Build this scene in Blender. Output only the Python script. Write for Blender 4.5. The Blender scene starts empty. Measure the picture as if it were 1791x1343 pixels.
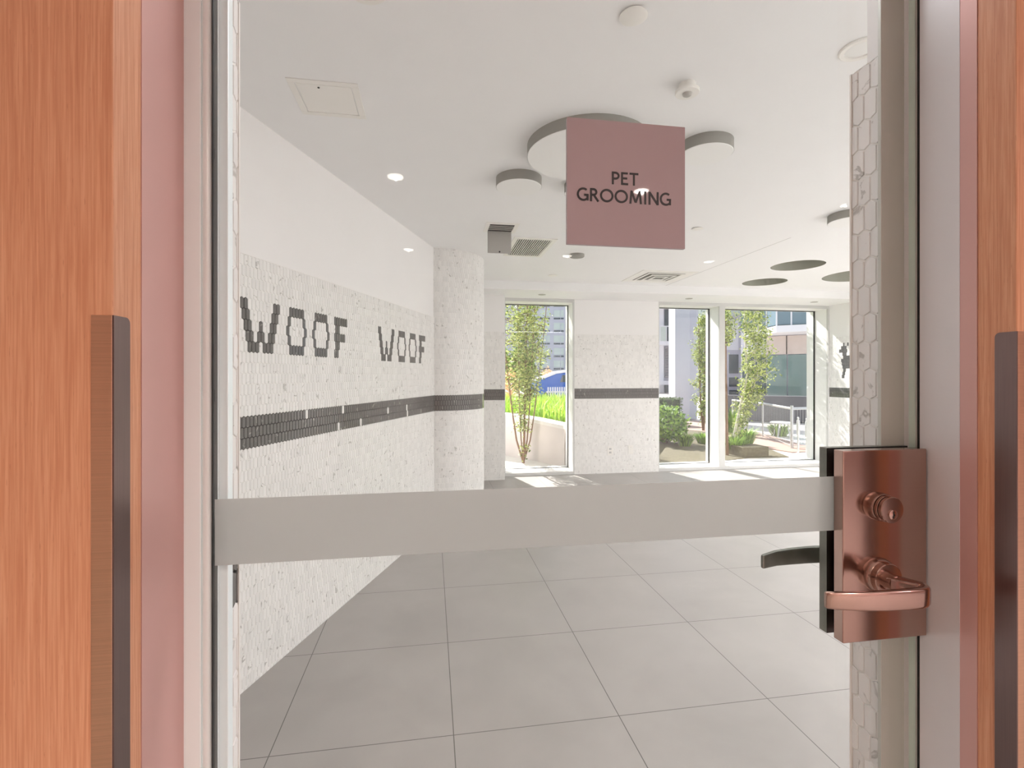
import bpy, bmesh, math, random
from mathutils import Vector, Matrix
random.seed(7)
sc = bpy.context.scene
C = sc.collection
PI = math.pi

# ------------------------------------------------------------------ camera, sky, sun, lamps, exposure
CAM_H, YAW, FPX, CX, HY = 1.255, math.radians(9.3), 865.0, 895.5, 657.0
cam_d = bpy.data.cameras.new('camera'); cam = bpy.data.objects.new('camera', cam_d); C.objects.link(cam)
cam.location = (0, 0, CAM_H); cam.rotation_euler = (PI/2, 0, -YAW)
cam_d.sensor_width = 36; cam_d.lens = FPX/1791*36; cam_d.shift_y = (HY-671.5)/1791
cam_d.clip_start = 0.02; cam_d.clip_end = 400
sc.camera = cam

world = bpy.data.worlds.new('world'); sc.world = world; world.use_nodes = True
bg = world.node_tree.nodes['Background']
bg.inputs[0].default_value = (0.74, 0.87, 1.0, 1); bg.inputs[1].default_value = 0.95

def lamp(name, kind, loc, energy, color=(1, 1, 1), rot=(0, 0, 0), **kw):
    d = bpy.data.lights.new(name, kind); d.energy = energy; d.color = color
    for k, v in kw.items(): setattr(d, k, v)
    o = bpy.data.objects.new(name, d); C.objects.link(o); o.location = loc; o.rotation_euler = rot
    return o
SUN_TRAVEL = Vector((0.25, -0.96, -0.80)).normalized()
sun = lamp('sun', 'SUN', (0, 12, 8), 11, (1.0, 0.96, 0.90), angle=0.009)
sun.rotation_euler = SUN_TRAVEL.to_track_quat('-Z', 'Y').to_euler()
# unseen lamps added to brighten the room, over the door wall and right half
lamp('fill_strip', 'AREA', (2.3, 1.08, 2.30), 22, (0.975, 0.985, 1.0), shape='RECTANGLE', size=4.6, size_y=0.25)
for x, y in ((3.6, 1.5), (4.6, 1.5), (4.2, 2.5), (5.0, 2.5), (4.7, 3.4), (5.1, 4.2)):
    lamp('fill_spot', 'SPOT', (x, y, 2.30), 122, (0.985, 0.985, 1.0), spot_size=math.radians(165), spot_blend=0.9, shadow_soft_size=0.07)
# corridor downlights
COR_Z = 2.505
DOWN = [(-0.22, -1.925), (1.40, -1.925), (3.0, -1.925), (-0.22, -3.74), (1.40, -3.74), (3.0, -3.74)]
for x, y in DOWN:     # warm lamps on the left, rosier ones on the right of the corridor
    lamp('downlight_lamp', 'SPOT', (x, y, COR_Z-0.012), {-0.22: 130, 1.40: 120, 3.0: 210}[x], {-0.22: (1.0, 0.87, 0.74), 1.40: (1.0, 0.88, 0.82), 3.0: (1.0, 0.80, 0.84)}[x],
         spot_size=math.radians(155), spot_blend=0.8, shadow_soft_size=0.012)

vs = sc.view_settings
vs.view_transform = 'Standard'; vs.look = 'None'; vs.gamma = 1.0; vs.use_curve_mapping = False; vs.exposure = 0.25
sc.cycles.max_bounces = 14; sc.cycles.diffuse_bounces = 8; sc.cycles.transparent_max_bounces = 24
sc.cycles.sample_clamp_indirect = 6

# measuring helper: where a sight line through a photo point meets a height or a distance
def _dir(px):
    a = YAW + math.atan((px-CX)/FPX); return a
def fl(px, py, z=0.0):
    d = (CAM_H-z)*FPX/(py-HY); l = (px-CX)/FPX*d
    return (l*math.cos(YAW)+d*math.sin(YAW), -l*math.sin(YAW)+d*math.cos(YAW))
def dp(px, d):
    l = (px-CX)/FPX*d
    return (l*math.cos(YAW)+d*math.sin(YAW), -l*math.sin(YAW)+d*math.cos(YAW))
def hz(py, d): return CAM_H+(HY-py)*d/FPX

# ------------------------------------------------------------------ object helpers
def tag(o, label=None, cat=None, group=None, kind=None):
    if label: o['label'] = label
    if cat: o['category'] = cat
    if group: o['group'] = group
    if kind: o['kind'] = kind
    return o
def empty(name, loc=(0, 0, 0), label=None, cat=None, group=None, rz=0):
    o = bpy.data.objects.new(name, None); C.objects.link(o); o.location = loc; o.rotation_euler = (0, 0, rz)
    o.empty_display_size = 0.05
    return tag(o, label, cat, group)

class MB:
    def __init__(s): s.v = []; s.f = []; s.sm = []; s.mi = []; s.uv = None
    def add(s, vs_, fs, smooth=False, mi=0):
        b = len(s.v); s.v += [tuple(p) for p in vs_]
        for f in fs: s.f.append(tuple(b+i for i in f)); s.sm.append(smooth); s.mi.append(mi)
        return s
    def box(s, x0, x1, y0, y1, z0, z1, mi=0):
        v = [(x0, y0, z0), (x1, y0, z0), (x1, y1, z0), (x0, y1, z0), (x0, y0, z1), (x1, y0, z1), (x1, y1, z1), (x0, y1, z1)]
        return s.add(v, [(0, 3, 2, 1), (4, 5, 6, 7), (0, 1, 5, 4), (1, 2, 6, 5), (2, 3, 7, 6), (3, 0, 4, 7)], mi=mi)
    def prism(s, pts, z0, z1, mi=0):          # pts counter-clockwise in plan
        n = len(pts); v = [(x, y, z0) for x, y in pts]+[(x, y, z1) for x, y in pts]
        f = [tuple(range(n-1, -1, -1)), tuple(range(n, 2*n))]+[(i, (i+1) % n, (i+1) % n+n, i+n) for i in range(n)]
        return s.add(v, f, mi=mi)
    def lathe(s, prof, c, axis='z', n=48, mi=0, cap=True):   # prof: (radius, height) list
        v = []; f = []
        for r, h in prof:
            for i in range(n):
                a = 2*PI*i/n; p, q = r*math.cos(a), r*math.sin(a)
                if axis == 'z': v.append((c[0]+p, c[1]+q, c[2]+h))
                elif axis == 'y': v.append((c[0]+p, c[1]+h, c[2]+q))
                else: v.append((c[0]+h, c[1]+p, c[2]+q))
        for k in range(len(prof)-1):
            for i in range(n):
                j = (i+1) % n; f.append((k*n+i, k*n+j, (k+1)*n+j, (k+1)*n+i))
        s.add(v, f, True, mi)
        if cap:
            b = len(s.v)-len(v)
            s.f.append(tuple(b+i for i in range(n-1, -1, -1))); s.sm.append(False); s.mi.append(mi)
            s.f.append(tuple(b+(len(prof)-1)*n+i for i in range(n))); s.sm.append(False); s.mi.append(mi)
        return s
    def tube(s, pts, rad, n=8, mi=0):
        pts = [Vector(p) for p in pts]; v = []; f = []
        for k, p in enumerate(pts):
            t = (pts[min(k+1, len(pts)-1)]-pts[max(k-1, 0)]).normalized()
            u = t.cross(Vector((0, 0, 1)) if abs(t.z) < 0.95 else Vector((1, 0, 0))).normalized(); w = t.cross(u)
            r = rad[k] if isinstance(rad, (list, tuple)) else rad
            for i in range(n):
                a = 2*PI*i/n; v.append(p+u*r*math.cos(a)+w*r*math.sin(a))
        for k in range(len(pts)-1):
            for i in range(n):
                j = (i+1) % n; f.append((k*n+i, k*n+j, (k+1)*n+j, (k+1)*n+i))
        s.add(v, f, True, mi)
        b = len(s.v)-len(v)
        s.f.append(tuple(b+i for i in range(n))); s.sm.append(False); s.mi.append(mi)
        s.f.append(tuple(b+(len(pts)-1)*n+i for i in range(n-1, -1, -1))); s.sm.append(False); s.mi.append(mi)
        return s
    def sections(s, secs, mi=0, smooth=True):   # loft closed rings of equal count
        n = len(secs[0]); v = [p for r in secs for p in r]; f = []
        for k in range(len(secs)-1):
            for i in range(n):
                j = (i+1) % n; f.append((k*n+i, k*n+j, (k+1)*n+j, (k+1)*n+i))
        s.add(v, f, smooth, mi); b = len(s.v)-len(v)
        s.f.append(tuple(b+i for i in range(n))); s.sm.append(False); s.mi.append(mi)
        s.f.append(tuple(b+(len(secs)-1)*n+i for i in range(n-1, -1, -1))); s.sm.append(False); s.mi.append(mi)
        return s
    def build(s, name, mats, parent=None, bevel=0, kind=None, fix=True):
        me = bpy.data.meshes.new(name); me.from_pydata(s.v, [], s.f)
        if fix:
            bm = bmesh.new(); bm.from_mesh(me); bmesh.ops.recalc_face_normals(bm, faces=bm.faces[:]); bm.to_mesh(me); bm.free()
        for m in (mats if isinstance(mats, (list, tuple)) else [mats]): me.materials.append(m)
        for p, sm, mi in zip(me.polygons, s.sm, s.mi): p.use_smooth = sm; p.material_index = mi
        if any(s.sm): me.set_sharp_from_angle(angle=math.radians(38))
        o = bpy.data.objects.new(name, me); C.objects.link(o)
        if parent:
            o.parent = parent
        if bevel:
            m = o.modifiers.new('bevel', 'BEVEL'); m.width = bevel; m.segments = 2; m.limit_method = 'ANGLE'
        if kind: o['kind'] = kind
        return o

# ------------------------------------------------------------------ materials
def srgb(r, g, b):
    f = lambda c: c/12.92 if c <= 0.04045 else ((c+0.055)/1.055)**2.4
    return (f(r/255), f(g/255), f(b/255), 1)
class N:
    def __init__(s, name):
        s.m = bpy.data.materials.new(name); s.m.use_nodes = True; s.t = s.m.node_tree; s.n = s.t.nodes
        s.b = s.n['Principled BSDF']; s.out = s.n['Material Output']
    def node(s, typ, **kw):
        x = s.n.new(typ)
        for k, v in kw.items(): setattr(x, k, v)
        return x
    def link(s, a, b): s.t.links.new(a, b)
    def math(s, op, a, b=None, c=None):
        x = s.node('ShaderNodeMath', operation=op)
        for i, q in enumerate((a, b, c)):
            if q is None: continue
            if isinstance(q, (int, float)): x.inputs[i].default_value = q
            else: s.link(q, x.inputs[i])
        return x.outputs[0]
    def coord(s, scale=(1, 1, 1), loc=(0, 0, 0)):
        tc = s.node('ShaderNodeTexCoord'); mp = s.node('ShaderNodeMapping')
        mp.inputs['Scale'].default_value = scale; mp.inputs['Location'].default_value = loc
        s.link(tc.outputs['Object'], mp.inputs[0]); return mp.outputs[0]
    def noise(s, vec, scale, detail=4, rough=0.55, dist=0):
        x = s.node('ShaderNodeTexNoise'); s.link(vec, x.inputs['Vector'])
        x.inputs['Scale'].default_value = scale; x.inputs['Detail'].default_value = detail
        x.inputs['Roughness'].default_value = rough; x.inputs['Distortion'].default_value = dist
        return x.outputs['Fac']
    def ramp(s, fac, stops):
        x = s.node('ShaderNodeValToRGB'); s.link(fac, x.inputs[0]); e = x.color_ramp.elements
        while len(e) < len(stops): e.new(0.5)
        for el, (p, c) in zip(e, stops): el.position = p; el.color = c
        return x.outputs[0]
    def mix(s, fac, a, b, blend='MIX'):
        x = s.node('ShaderNodeMix', data_type='RGBA', blend_type=blend)
        for i, q in ((0, fac), (6, a), (7, b)):
            if isinstance(q, (int, float, tuple)): x.inputs[i].default_value = q
            else: s.link(q, x.inputs[i])
        return x.outputs[2]
    def bump(s, h, strength=0.2, dist=0.002):
        x = s.node('ShaderNodeBump'); x.inputs['Strength'].default_value = strength; x.inputs['Distance'].default_value = dist
        s.link(h, x.inputs['Height']); s.link(x.outputs[0], s.b.inputs['Normal'])
def mat(name, col, rough=0.5, metal=0.0, spec=0.5, var=0.04, vscale=6, bump=0.0, bscale=200):
    g = N(name); g.b.inputs['Roughness'].default_value = rough; g.b.inputs['Metallic'].default_value = metal
    g.b.inputs['Specular IOR Level'].default_value = spec
    f = g.noise(g.coord(), vscale)
    lo = tuple(c*(1-var) for c in col[:3])+(1,); hi = tuple(min(1, c*(1+var)) for c in col[:3])+(1,)
    g.link(g.ramp(f, [(0.3, lo), (0.7, hi)]), g.b.inputs['Base Color'])
    if bump: g.bump(g.noise(g.coord(), bscale, 2), bump)
    return g.m
M = {}
M['paint'] = mat('white_paint', srgb(237, 236, 235), 0.55, var=0.008, bump=0.03)
M['ceil'] = mat('ceiling_paint', srgb(238, 238, 238), 0.6, var=0.008)
M['grout'] = mat('light_grout', srgb(236, 235, 231), 0.8, var=0.03, vscale=40)
M['dgrout'] = mat('dark_grout', srgb(38, 37, 36), 0.8)
M['greyframe'] = mat('grey_window_frame', srgb(205, 205, 203), 0.4, var=0.01)
M['whiteframe'] = mat('white_window_frame', srgb(240, 240, 238), 0.4, var=0.01)
M['gasket'] = mat('black_gasket', srgb(28, 28, 28), 0.6)
M['jamb'] = mat('aluminium_jamb', srgb(196, 197, 190), 0.35, 0.2, var=0.015)
M['jambout'] = mat('satin_grey_jamb', srgb(222, 224, 228), 0.3, 0.1, var=0.015)
M['bead'] = mat('satin_bead', srgb(238, 248, 250), 0.3, 0.1, var=0.01)
M['pink'] = mat('pink_reflection_jamb', srgb(214, 172, 166), 0.35, 0.25, var=0.03, vscale=3)  # pink reflected from timber and corridor, put into the jamb colour
M['plate'] = mat('white_plastic', srgb(235, 233, 228), 0.4, var=0.01)
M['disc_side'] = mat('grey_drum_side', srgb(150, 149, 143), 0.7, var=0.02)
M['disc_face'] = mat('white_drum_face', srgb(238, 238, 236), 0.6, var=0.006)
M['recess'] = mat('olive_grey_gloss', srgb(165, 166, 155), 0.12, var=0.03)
M['dark'] = mat('dark_void', srgb(40, 39, 36), 0.7)
M['metalgrey'] = mat('grey_hatch_metal', srgb(172, 170, 165), 0.45, 0.1, var=0.02)
M['blackhw'] = mat('black_bronze_hardware', srgb(118, 120, 112), 0.35, 0.5, var=0.08, vscale=60)
M['blackface'] = mat('black_lock_back', srgb(20, 20, 20), 0.5, var=0.2, vscale=200)
M['signface'] = mat('rose_sign', srgb(176, 160, 165), 0.02, 0.0, var=0.02)
M['letter'] = mat('black_lettering', srgb(22, 14, 16), 0.35)

def brushed(name, col, rough, axis, lo=0.86, sc_=900):
    g = N(name); g.b.inputs['Metallic'].default_value = 1.0
    s = {'x': (4, 300, 300), 'z': (300, 300, 4)}[axis]
    f = g.noise(g.coord(s), 3, 3)
    c0 = tuple(c*lo for c in col[:3])+(1,)
    g.link(g.mix(f, c0, col), g.b.inputs['Base Color'])
    g.b.inputs['Roughness'].default_value = rough
    return g.m
M['copper'] = brushed('brushed_copper', (0.50, 0.345, 0.295, 1), 0.17, 'x', 0.9)
M['pull'] = brushed('brushed_copper_pull', (0.80, 0.50, 0.34, 1), 0.3, 'x', 0.75)
M['pulledge'] = brushed('brushed_copper_pull_shaded', (0.25, 0.175, 0.165, 1), 0.3, 'z', 0.8)  # edge leg of the copper pull, with shade and reflection put into its colour

def wood():
    g = N('orange_fir_veneer')
    f1 = g.noise(g.coord((60, 60, 1.2)), 2.2, 6, 0.65, 0.4)
    f2 = g.noise(g.coord((420, 420, 9)), 1.2, 3, 0.6)
    f3 = g.noise(g.coord((900, 900, 60)), 1.0, 2, 0.5)
    c = g.ramp(f1, [(0.25, srgb(212, 152, 116)), (0.55, srgb(226, 170, 134)), (0.8, srgb(232, 178, 142))])
    c = g.mix(g.ramp(f2, [(0.40, (0, 0, 0, 1)), (0.62, (1, 1, 1, 1))]), g.mix(1.0, c, srgb(240, 226, 218), 'MULTIPLY'), c)
    c = g.mix(g.ramp(f3, [(0.66, (0, 0, 0, 1)), (0.74, (0.55, 0.55, 0.55, 1))]), c, srgb(176, 112, 80))
    g.link(c, g.b.inputs['Base Color']); g.b.inputs['Roughness'].default_value = 0.42
    g.bump(f2, 0.12, 0.0005)
    return g.m
M['wood'] = wood()

def marble(name, base, vein, vlo, vhi, rough=0.16):
    g = N(name); at = g.node('ShaderNodeAttribute', attribute_name='rnd')
    tc = g.node('ShaderNodeTexCoord'); va = g.node('ShaderNodeVectorMath', operation='MULTIPLY_ADD')
    g.link(at.outputs['Color'], va.inputs[0]); va.inputs[1].default_value = (7, 5, 9); g.link(tc.outputs['Object'], va.inputs[2])
    f = g.noise(va.outputs[0], 16, 4, 0.6, 1.6)
    v = g.ramp(f, [(vlo, (0, 0, 0, 1)), (vhi, (1, 1, 1, 1)), (vhi+0.02, (1, 1, 1, 1)), (min(1, vhi+0.02+(vhi-vlo)), (0, 0, 0, 1))])
    sep = g.node('ShaderNodeSeparateColor'); g.link(at.outputs['Color'], sep.inputs[0])
    tone = g.math('MULTIPLY_ADD', sep.outputs[1], 0.10, 0.92)
    cm = g.node('ShaderNodeCombineColor')
    for i in range(3): g.link(tone, cm.inputs[i])
    c = g.mix(v, base, vein); c = g.mix(1.0, c, cm.outputs[0], 'MULTIPLY')
    g.link(c, g.b.inputs['Base Color']); g.b.inputs['Roughness'].default_value = rough
    return g.m
M['tile'] = marble('white_marble_picket', srgb(235, 234, 232), srgb(186, 184, 180), 0.62, 0.67, 0.3)
M['dtile'] = marble('charcoal_marble_picket', srgb(104, 103, 101), srgb(150, 148, 144), 0.62, 0.68, 0.12)

def floor_mat():
    g = N('grey_porcelain_floor'); tc = g.node('ShaderNodeTexCoord'); sp = g.node('ShaderNodeSeparateXYZ'); g.link(tc.outputs['Object'], sp.inputs[0])
    P = 0.6065; hw = 0.0016
    def line(o, off):
        a = g.math('FRACT', g.math('DIVIDE', g.math('ADD', o, -off+P*40), P))
        a = g.math('ABSOLUTE', g.math('SUBTRACT', a, 0.5)); return g.math('GREATER_THAN', a, 0.5-hw/P)
    ln = g.math('MAXIMUM', line(sp.outputs[0], 0.078), line(sp.outputs[1], 2.344))
    f = g.noise(g.coord(), 2.2, 6, 0.6, 0.3)
    c = g.ramp(f, [(0.3, srgb(158, 154, 150)), (0.7, srgb(169, 165, 161))])
    c = g.mix(ln, c, srgb(96, 94, 90)); g.link(c, g.b.inputs['Base Color'])
    g.b.inputs['Roughness'].default_value = 0.38; g.b.inputs['Specular IOR Level'].default_value = 0.4
    return g.m
M['floor'] = floor_mat()

def glass(name, tint=(1, 1, 1, 1), f0=0.045, rough=0.0):
    g = N(name); geo = g.node('ShaderNodeNewGeometry')
    dt = g.node('ShaderNodeVectorMath', operation='DOT_PRODUCT'); g.link(geo.outputs['Normal'], dt.inputs[0]); g.link(geo.outputs['Incoming'], dt.inputs[1])
    k = g.math('POWER', g.math('SUBTRACT', 1.0, g.math('ABSOLUTE', dt.outputs['Value'])), 5.0)
    F = g.math('MULTIPLY_ADD', k, 1-f0, f0)
    tr = g.node('ShaderNodeBsdfTransparent'); tr.inputs[0].default_value = tint
    gl = g.node('ShaderNodeBsdfGlossy'); gl.inputs['Roughness'].default_value = rough
    mx = g.node('ShaderNodeMixShader'); g.link(F, mx.inputs[0]); g.link(tr.outputs[0], mx.inputs[1]); g.link(gl.outputs[0], mx.inputs[2])
    g.link(mx.outputs[0], g.out.inputs[0]); return g.m
M['glass'] = glass('clear_door_glass', (0.99, 0.99, 0.99, 1), 0.02)
M['wglass'] = glass('window_glass', (0.985, 0.985, 0.985, 1), 0.035)
M['gedge'] = mat('green_glass_edge', srgb(205, 222, 212), 0.2)
def frost():
    g = N('frosted_film'); d = g.node('ShaderNodeBsdfDiffuse'); d.inputs[0].default_value = (0.62, 0.67, 0.71, 1)
    t = g.node('ShaderNodeBsdfTranslucent'); t.inputs[0].default_value = (0.86, 0.85, 0.83, 1)
    r = g.node('ShaderNodeBsdfRefraction'); r.inputs['Roughness'].default_value = 0.35; r.inputs['IOR'].default_value = 1.25; r.inputs[0].default_value = (0.9, 0.9, 0.88, 1)
    m1 = g.node('ShaderNodeMixShader'); m1.inputs[0].default_value = 0.78; g.link(d.outputs[0], m1.inputs[1]); g.link(t.outputs[0], m1.inputs[2])
    m2 = g.node('ShaderNodeMixShader'); m2.inputs[0].default_value = 0.25; g.link(m1.outputs[0], m2.inputs[1]); g.link(r.outputs[0], m2.inputs[2])
    g.link(m2.outputs[0], g.out.inputs[0]); return g.m
M['frost'] = frost()
def emit(name, col, s):
    g = N(name); e = g.node('ShaderNodeEmission'); e.inputs[0].default_value = col; e.inputs[1].default_value = s
    g.link(e.outputs[0], g.out.inputs[0]); return g.m
M['lamp'] = emit('lit_downlight_lens', (1.0, 0.93, 0.84, 1), 22)

def leafmat(name, a, b, trans=0.3):
    g = N(name); at = g.node('ShaderNodeAttribute', attribute_name='rnd'); sep = g.node('ShaderNodeSeparateColor'); g.link(at.outputs['Color'], sep.inputs[0])
    c = g.ramp(sep.outputs[0], [(0.0, a), (1.0, b)])
    g.link(c, g.b.inputs['Base Color']); g.b.inputs['Roughness'].default_value = 0.5
    t = g.node('ShaderNodeBsdfTranslucent'); g.link(c, t.inputs[0]); mx = g.node('ShaderNodeMixShader'); mx.inputs[0].default_value = trans
    g.link(g.b.outputs[0], mx.inputs[1]); g.link(t.outputs[0], mx.inputs[2]); g.link(mx.outputs[0], g.out.inputs[0]); return g.m
M['leaf'] = leafmat('aspen_leaf', srgb(74, 104, 40), srgb(216, 224, 138))
M['leafb'] = leafmat('shrub_leaf', srgb(44, 84, 30), srgb(168, 204, 86))
M['leafd'] = leafmat('hedge_leaf', srgb(38, 66, 34), srgb(92, 124, 62), 0.2)
M['grass'] = leafmat('long_grass', srgb(120, 176, 44), srgb(206, 226, 96), 0.45)
M['orange'] = leafmat('orange_leaf', srgb(232, 180, 120), srgb(250, 215, 170))
M['bark'] = mat('brown_bark', srgb(128, 100, 78), 0.8, var=0.15, vscale=30)
M['palebark'] = mat('pale_bark', srgb(214, 206, 196), 0.8, var=0.15, vscale=25)
M['concrete'] = mat('pale_concrete', srgb(214, 204, 198), 0.8, var=0.06, vscale=2.2)
M['paving'] = mat('white_concrete_paving', srgb(222, 218, 212), 0.8, var=0.03)
M['mulch'] = mat('brown_mulch', srgb(100, 94, 74), 0.95, var=0.25, vscale=25, bump=0.6, bscale=60)
M['brickpath'] = mat('pink_brick_paving', srgb(172, 144, 132), 0.85, var=0.08, vscale=30)
M['bwall'] = mat('pale_lavender_wall', srgb(190, 190, 200), 0.7, var=0.02)
M['bwhite'] = mat('white_render', srgb(222, 222, 226), 0.7, var=0.01)
M['bdark'] = mat('dark_glazing', srgb(70, 84, 88), 0.12, var=0.05)
M['bglass'] = mat('green_tinted_glazing', srgb(112, 134, 130), 0.1, var=0.08, vscale=0.4)
M['bpale'] = mat('pale_green_glazing', srgb(198, 208, 200), 0.2, var=0.03)
M['balglass'] = mat('blue_balustrade_glass', srgb(112, 134, 144), 0.12, var=0.04)
M['beige'] = mat('beige_panel', srgb(196, 184, 176), 0.7, var=0.03)
M['louvre'] = mat('grey_louvre', srgb(150, 150, 154), 0.5, var=0.03)
M['charcoal'] = mat('charcoal_planter', srgb(104, 104, 108), 0.7, var=0.05)
def whitebrick():
    g = N('white_brick'); tc = g.node('ShaderNodeTexCoord'); sp = g.node('ShaderNodeSeparateXYZ'); g.link(tc.outputs['Object'], sp.inputs[0])
    ln = g.math('LESS_THAN', g.math('FRACT', g.math('DIVIDE', sp.outputs[2], 0.1)), 0.07)
    g.link(g.mix(ln, srgb(232, 232, 234), srgb(150, 150, 154)), g.b.inputs['Base Color']); g.b.inputs['Roughness'].default_value = 0.7; return g.m
M['whitebrick'] = whitebrick()
M['steel'] = mat('galvanised_steel', srgb(205, 205, 205), 0.35, 0.4, var=0.03)
M['carblue'] = mat('blue_car_paint', srgb(30, 92, 176), 0.2, var=0.02)
M['rubber'] = mat('black_rubber', srgb(25, 25, 26), 0.8)
M['bluebase'] = mat('slate_blue_paint', srgb(58, 74, 96), 0.5)

# ------------------------------------------------------------------ room shell
LW0 = Vector((-0.7507, 2.091)); LWD = Vector((0.34827, 0.93737)); LWN = Vector((0.93737, -0.34827))
LW_T0, LW_T1 = -1.516, 2.2115
Z_CEIL = 2.32; WB = 6.08; SOF = 2.225
MB().box(-3.2, 7.2, -5.0, 6.5, -0.12, 0.0).build('floor', M['floor'], kind='structure')

HOLES = []
for (px, py, r) in ((1395, 464.5, 0.234), (1337, 493.5, 0.232), (1507, 481.5, 0.36)):
    x, y = fl(px, py, Z_CEIL) if False else dp(px, (Z_CEIL-CAM_H)*FPX/(HY-py))
    HOLES.append((x, y, r))
def ceiling():
    bm = bmesh.new(); E = []
    def loop(pts):
        vs_ = [bm.verts.new((x, y, Z_CEIL)) for x, y in pts]
        for i in range(len(vs_)): E.append(bm.edges.new((vs_[i], vs_[(i+1) % len(vs_)])))
    loop([(-2.2, 0.60), (5.9, 0.60), (5.9, 5.50), (-2.2, 5.50)])
    for x, y, r in HOLES: loop([(x+r*math.cos(a*PI/32), y+r*math.sin(a*PI/32)) for a in range(64)])
    bmesh.ops.triangle_fill(bm, edges=E, use_beauty=True)
    me = bpy.data.meshes.new('ceiling'); bm.to_mesh(me); bm.free(); me.materials.append(M['ceil'])
    o = bpy.data.objects.new('ceiling', me); C.objects.link(o); o['kind'] = 'structure'
ceiling()
MB().box(-2.2, 5.9, 0.6, 6.5, 2.62, 2.72).build('ceiling_slab', M['ceil'], kind='structure')
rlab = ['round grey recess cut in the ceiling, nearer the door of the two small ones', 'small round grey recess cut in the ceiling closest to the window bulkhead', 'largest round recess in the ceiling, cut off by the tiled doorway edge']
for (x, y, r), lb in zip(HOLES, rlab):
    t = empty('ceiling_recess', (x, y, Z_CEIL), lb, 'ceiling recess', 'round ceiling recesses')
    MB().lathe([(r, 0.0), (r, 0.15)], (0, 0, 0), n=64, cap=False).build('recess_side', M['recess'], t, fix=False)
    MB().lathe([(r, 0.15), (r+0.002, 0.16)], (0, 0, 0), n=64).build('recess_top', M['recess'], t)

MB().box(-0.3, 5.9, 5.48, 6.5, SOF, 2.62).build('bulkhead', M['ceil'], kind='structure')
# faint straight joint in the ceiling board
j0, j1 = dp(1396, 1.065*FPX/(HY-416)), dp(1215, 1.065*FPX/(HY-480))
MB().box(j1[0]-0.0015, j1[0]+0.0015, j0[1], 5.48, Z_CEIL-0.0006, Z_CEIL+0.001).build('trim_1', M['disc_side'], kind='structure')

def wall_l():
    a = LW0+LWD*LW_T0; b = LW0+LWD*(LW_T1+0.02)
    return MB().prism([tuple(a), tuple(b), tuple(b-LWN*0.15), tuple(a-LWN*0.15)], 0, 2.62).build('wall_left', M['paint'], kind='structure')
wl = wall_l()
COL = (0.05, 4.60); COLR = 0.4327
wcol = MB().lathe([(COLR, 0), (COLR, Z_CEIL)], (COL[0], COL[1], 0), n=96).build('column', M['grout'])
tag(wcol, 'round white tiled column at the far end of the lettered wall', 'column')
MB().box(-0.35, 0.02, 4.6, 6.0, 0, 2.62).build('wall_alcove', M['paint'], kind='structure')
wb1 = MB().box(-0.3, 0.879, 5.90, 6.5, 0, 2.3).build('wall_back', M['paint'], kind='structure')
wb2 = MB().box(1.80, 2.94, WB, 6.5, 0, 2.3).build('wall_pier', M['paint'], kind='structure')
wr = MB().box(5.47, 5.75, 0.54, 6.5, 0, 2.62).build('wall_right', M['paint'], kind='structure')
# wall around the door
mf = MB(); mf.box(-3.2, -0.2815, 0.54, 0.668, 0, 2.62); mf.box(0.7035, 5.75, 0.54, 0.668, 0, 2.62); mf.box(-0.2815, 0.7035, 0.54, 0.668, 2.14, 2.62)
wf = mf.build('wall_front', M['paint'], kind='structure')
# corridor side
MB().box(-3.2, 7.2, -5.0, 0.54, COR_Z, COR_Z+0.1).build('ceiling_corridor', M['ceil'], kind='structure')
M['corwall'] = mat('blush_corridor_wall', srgb(222, 206, 200), 0.6, var=0.02)
MB().box(-3.2, 7.2, -5.0, -4.9, 0, COR_Z).build('wall_corridor', M['corwall'], kind='structure')
MB().box(-3.2, -3.1, -4.9, 0.54, 0, COR_Z).build('wall_corridor_left', M['corwall'], kind='structure')
MB().box(6.2, 6.3, -4.9, 0.54, 0, COR_Z).build('wall_corridor_right', M['corwall'], kind='structure')

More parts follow.
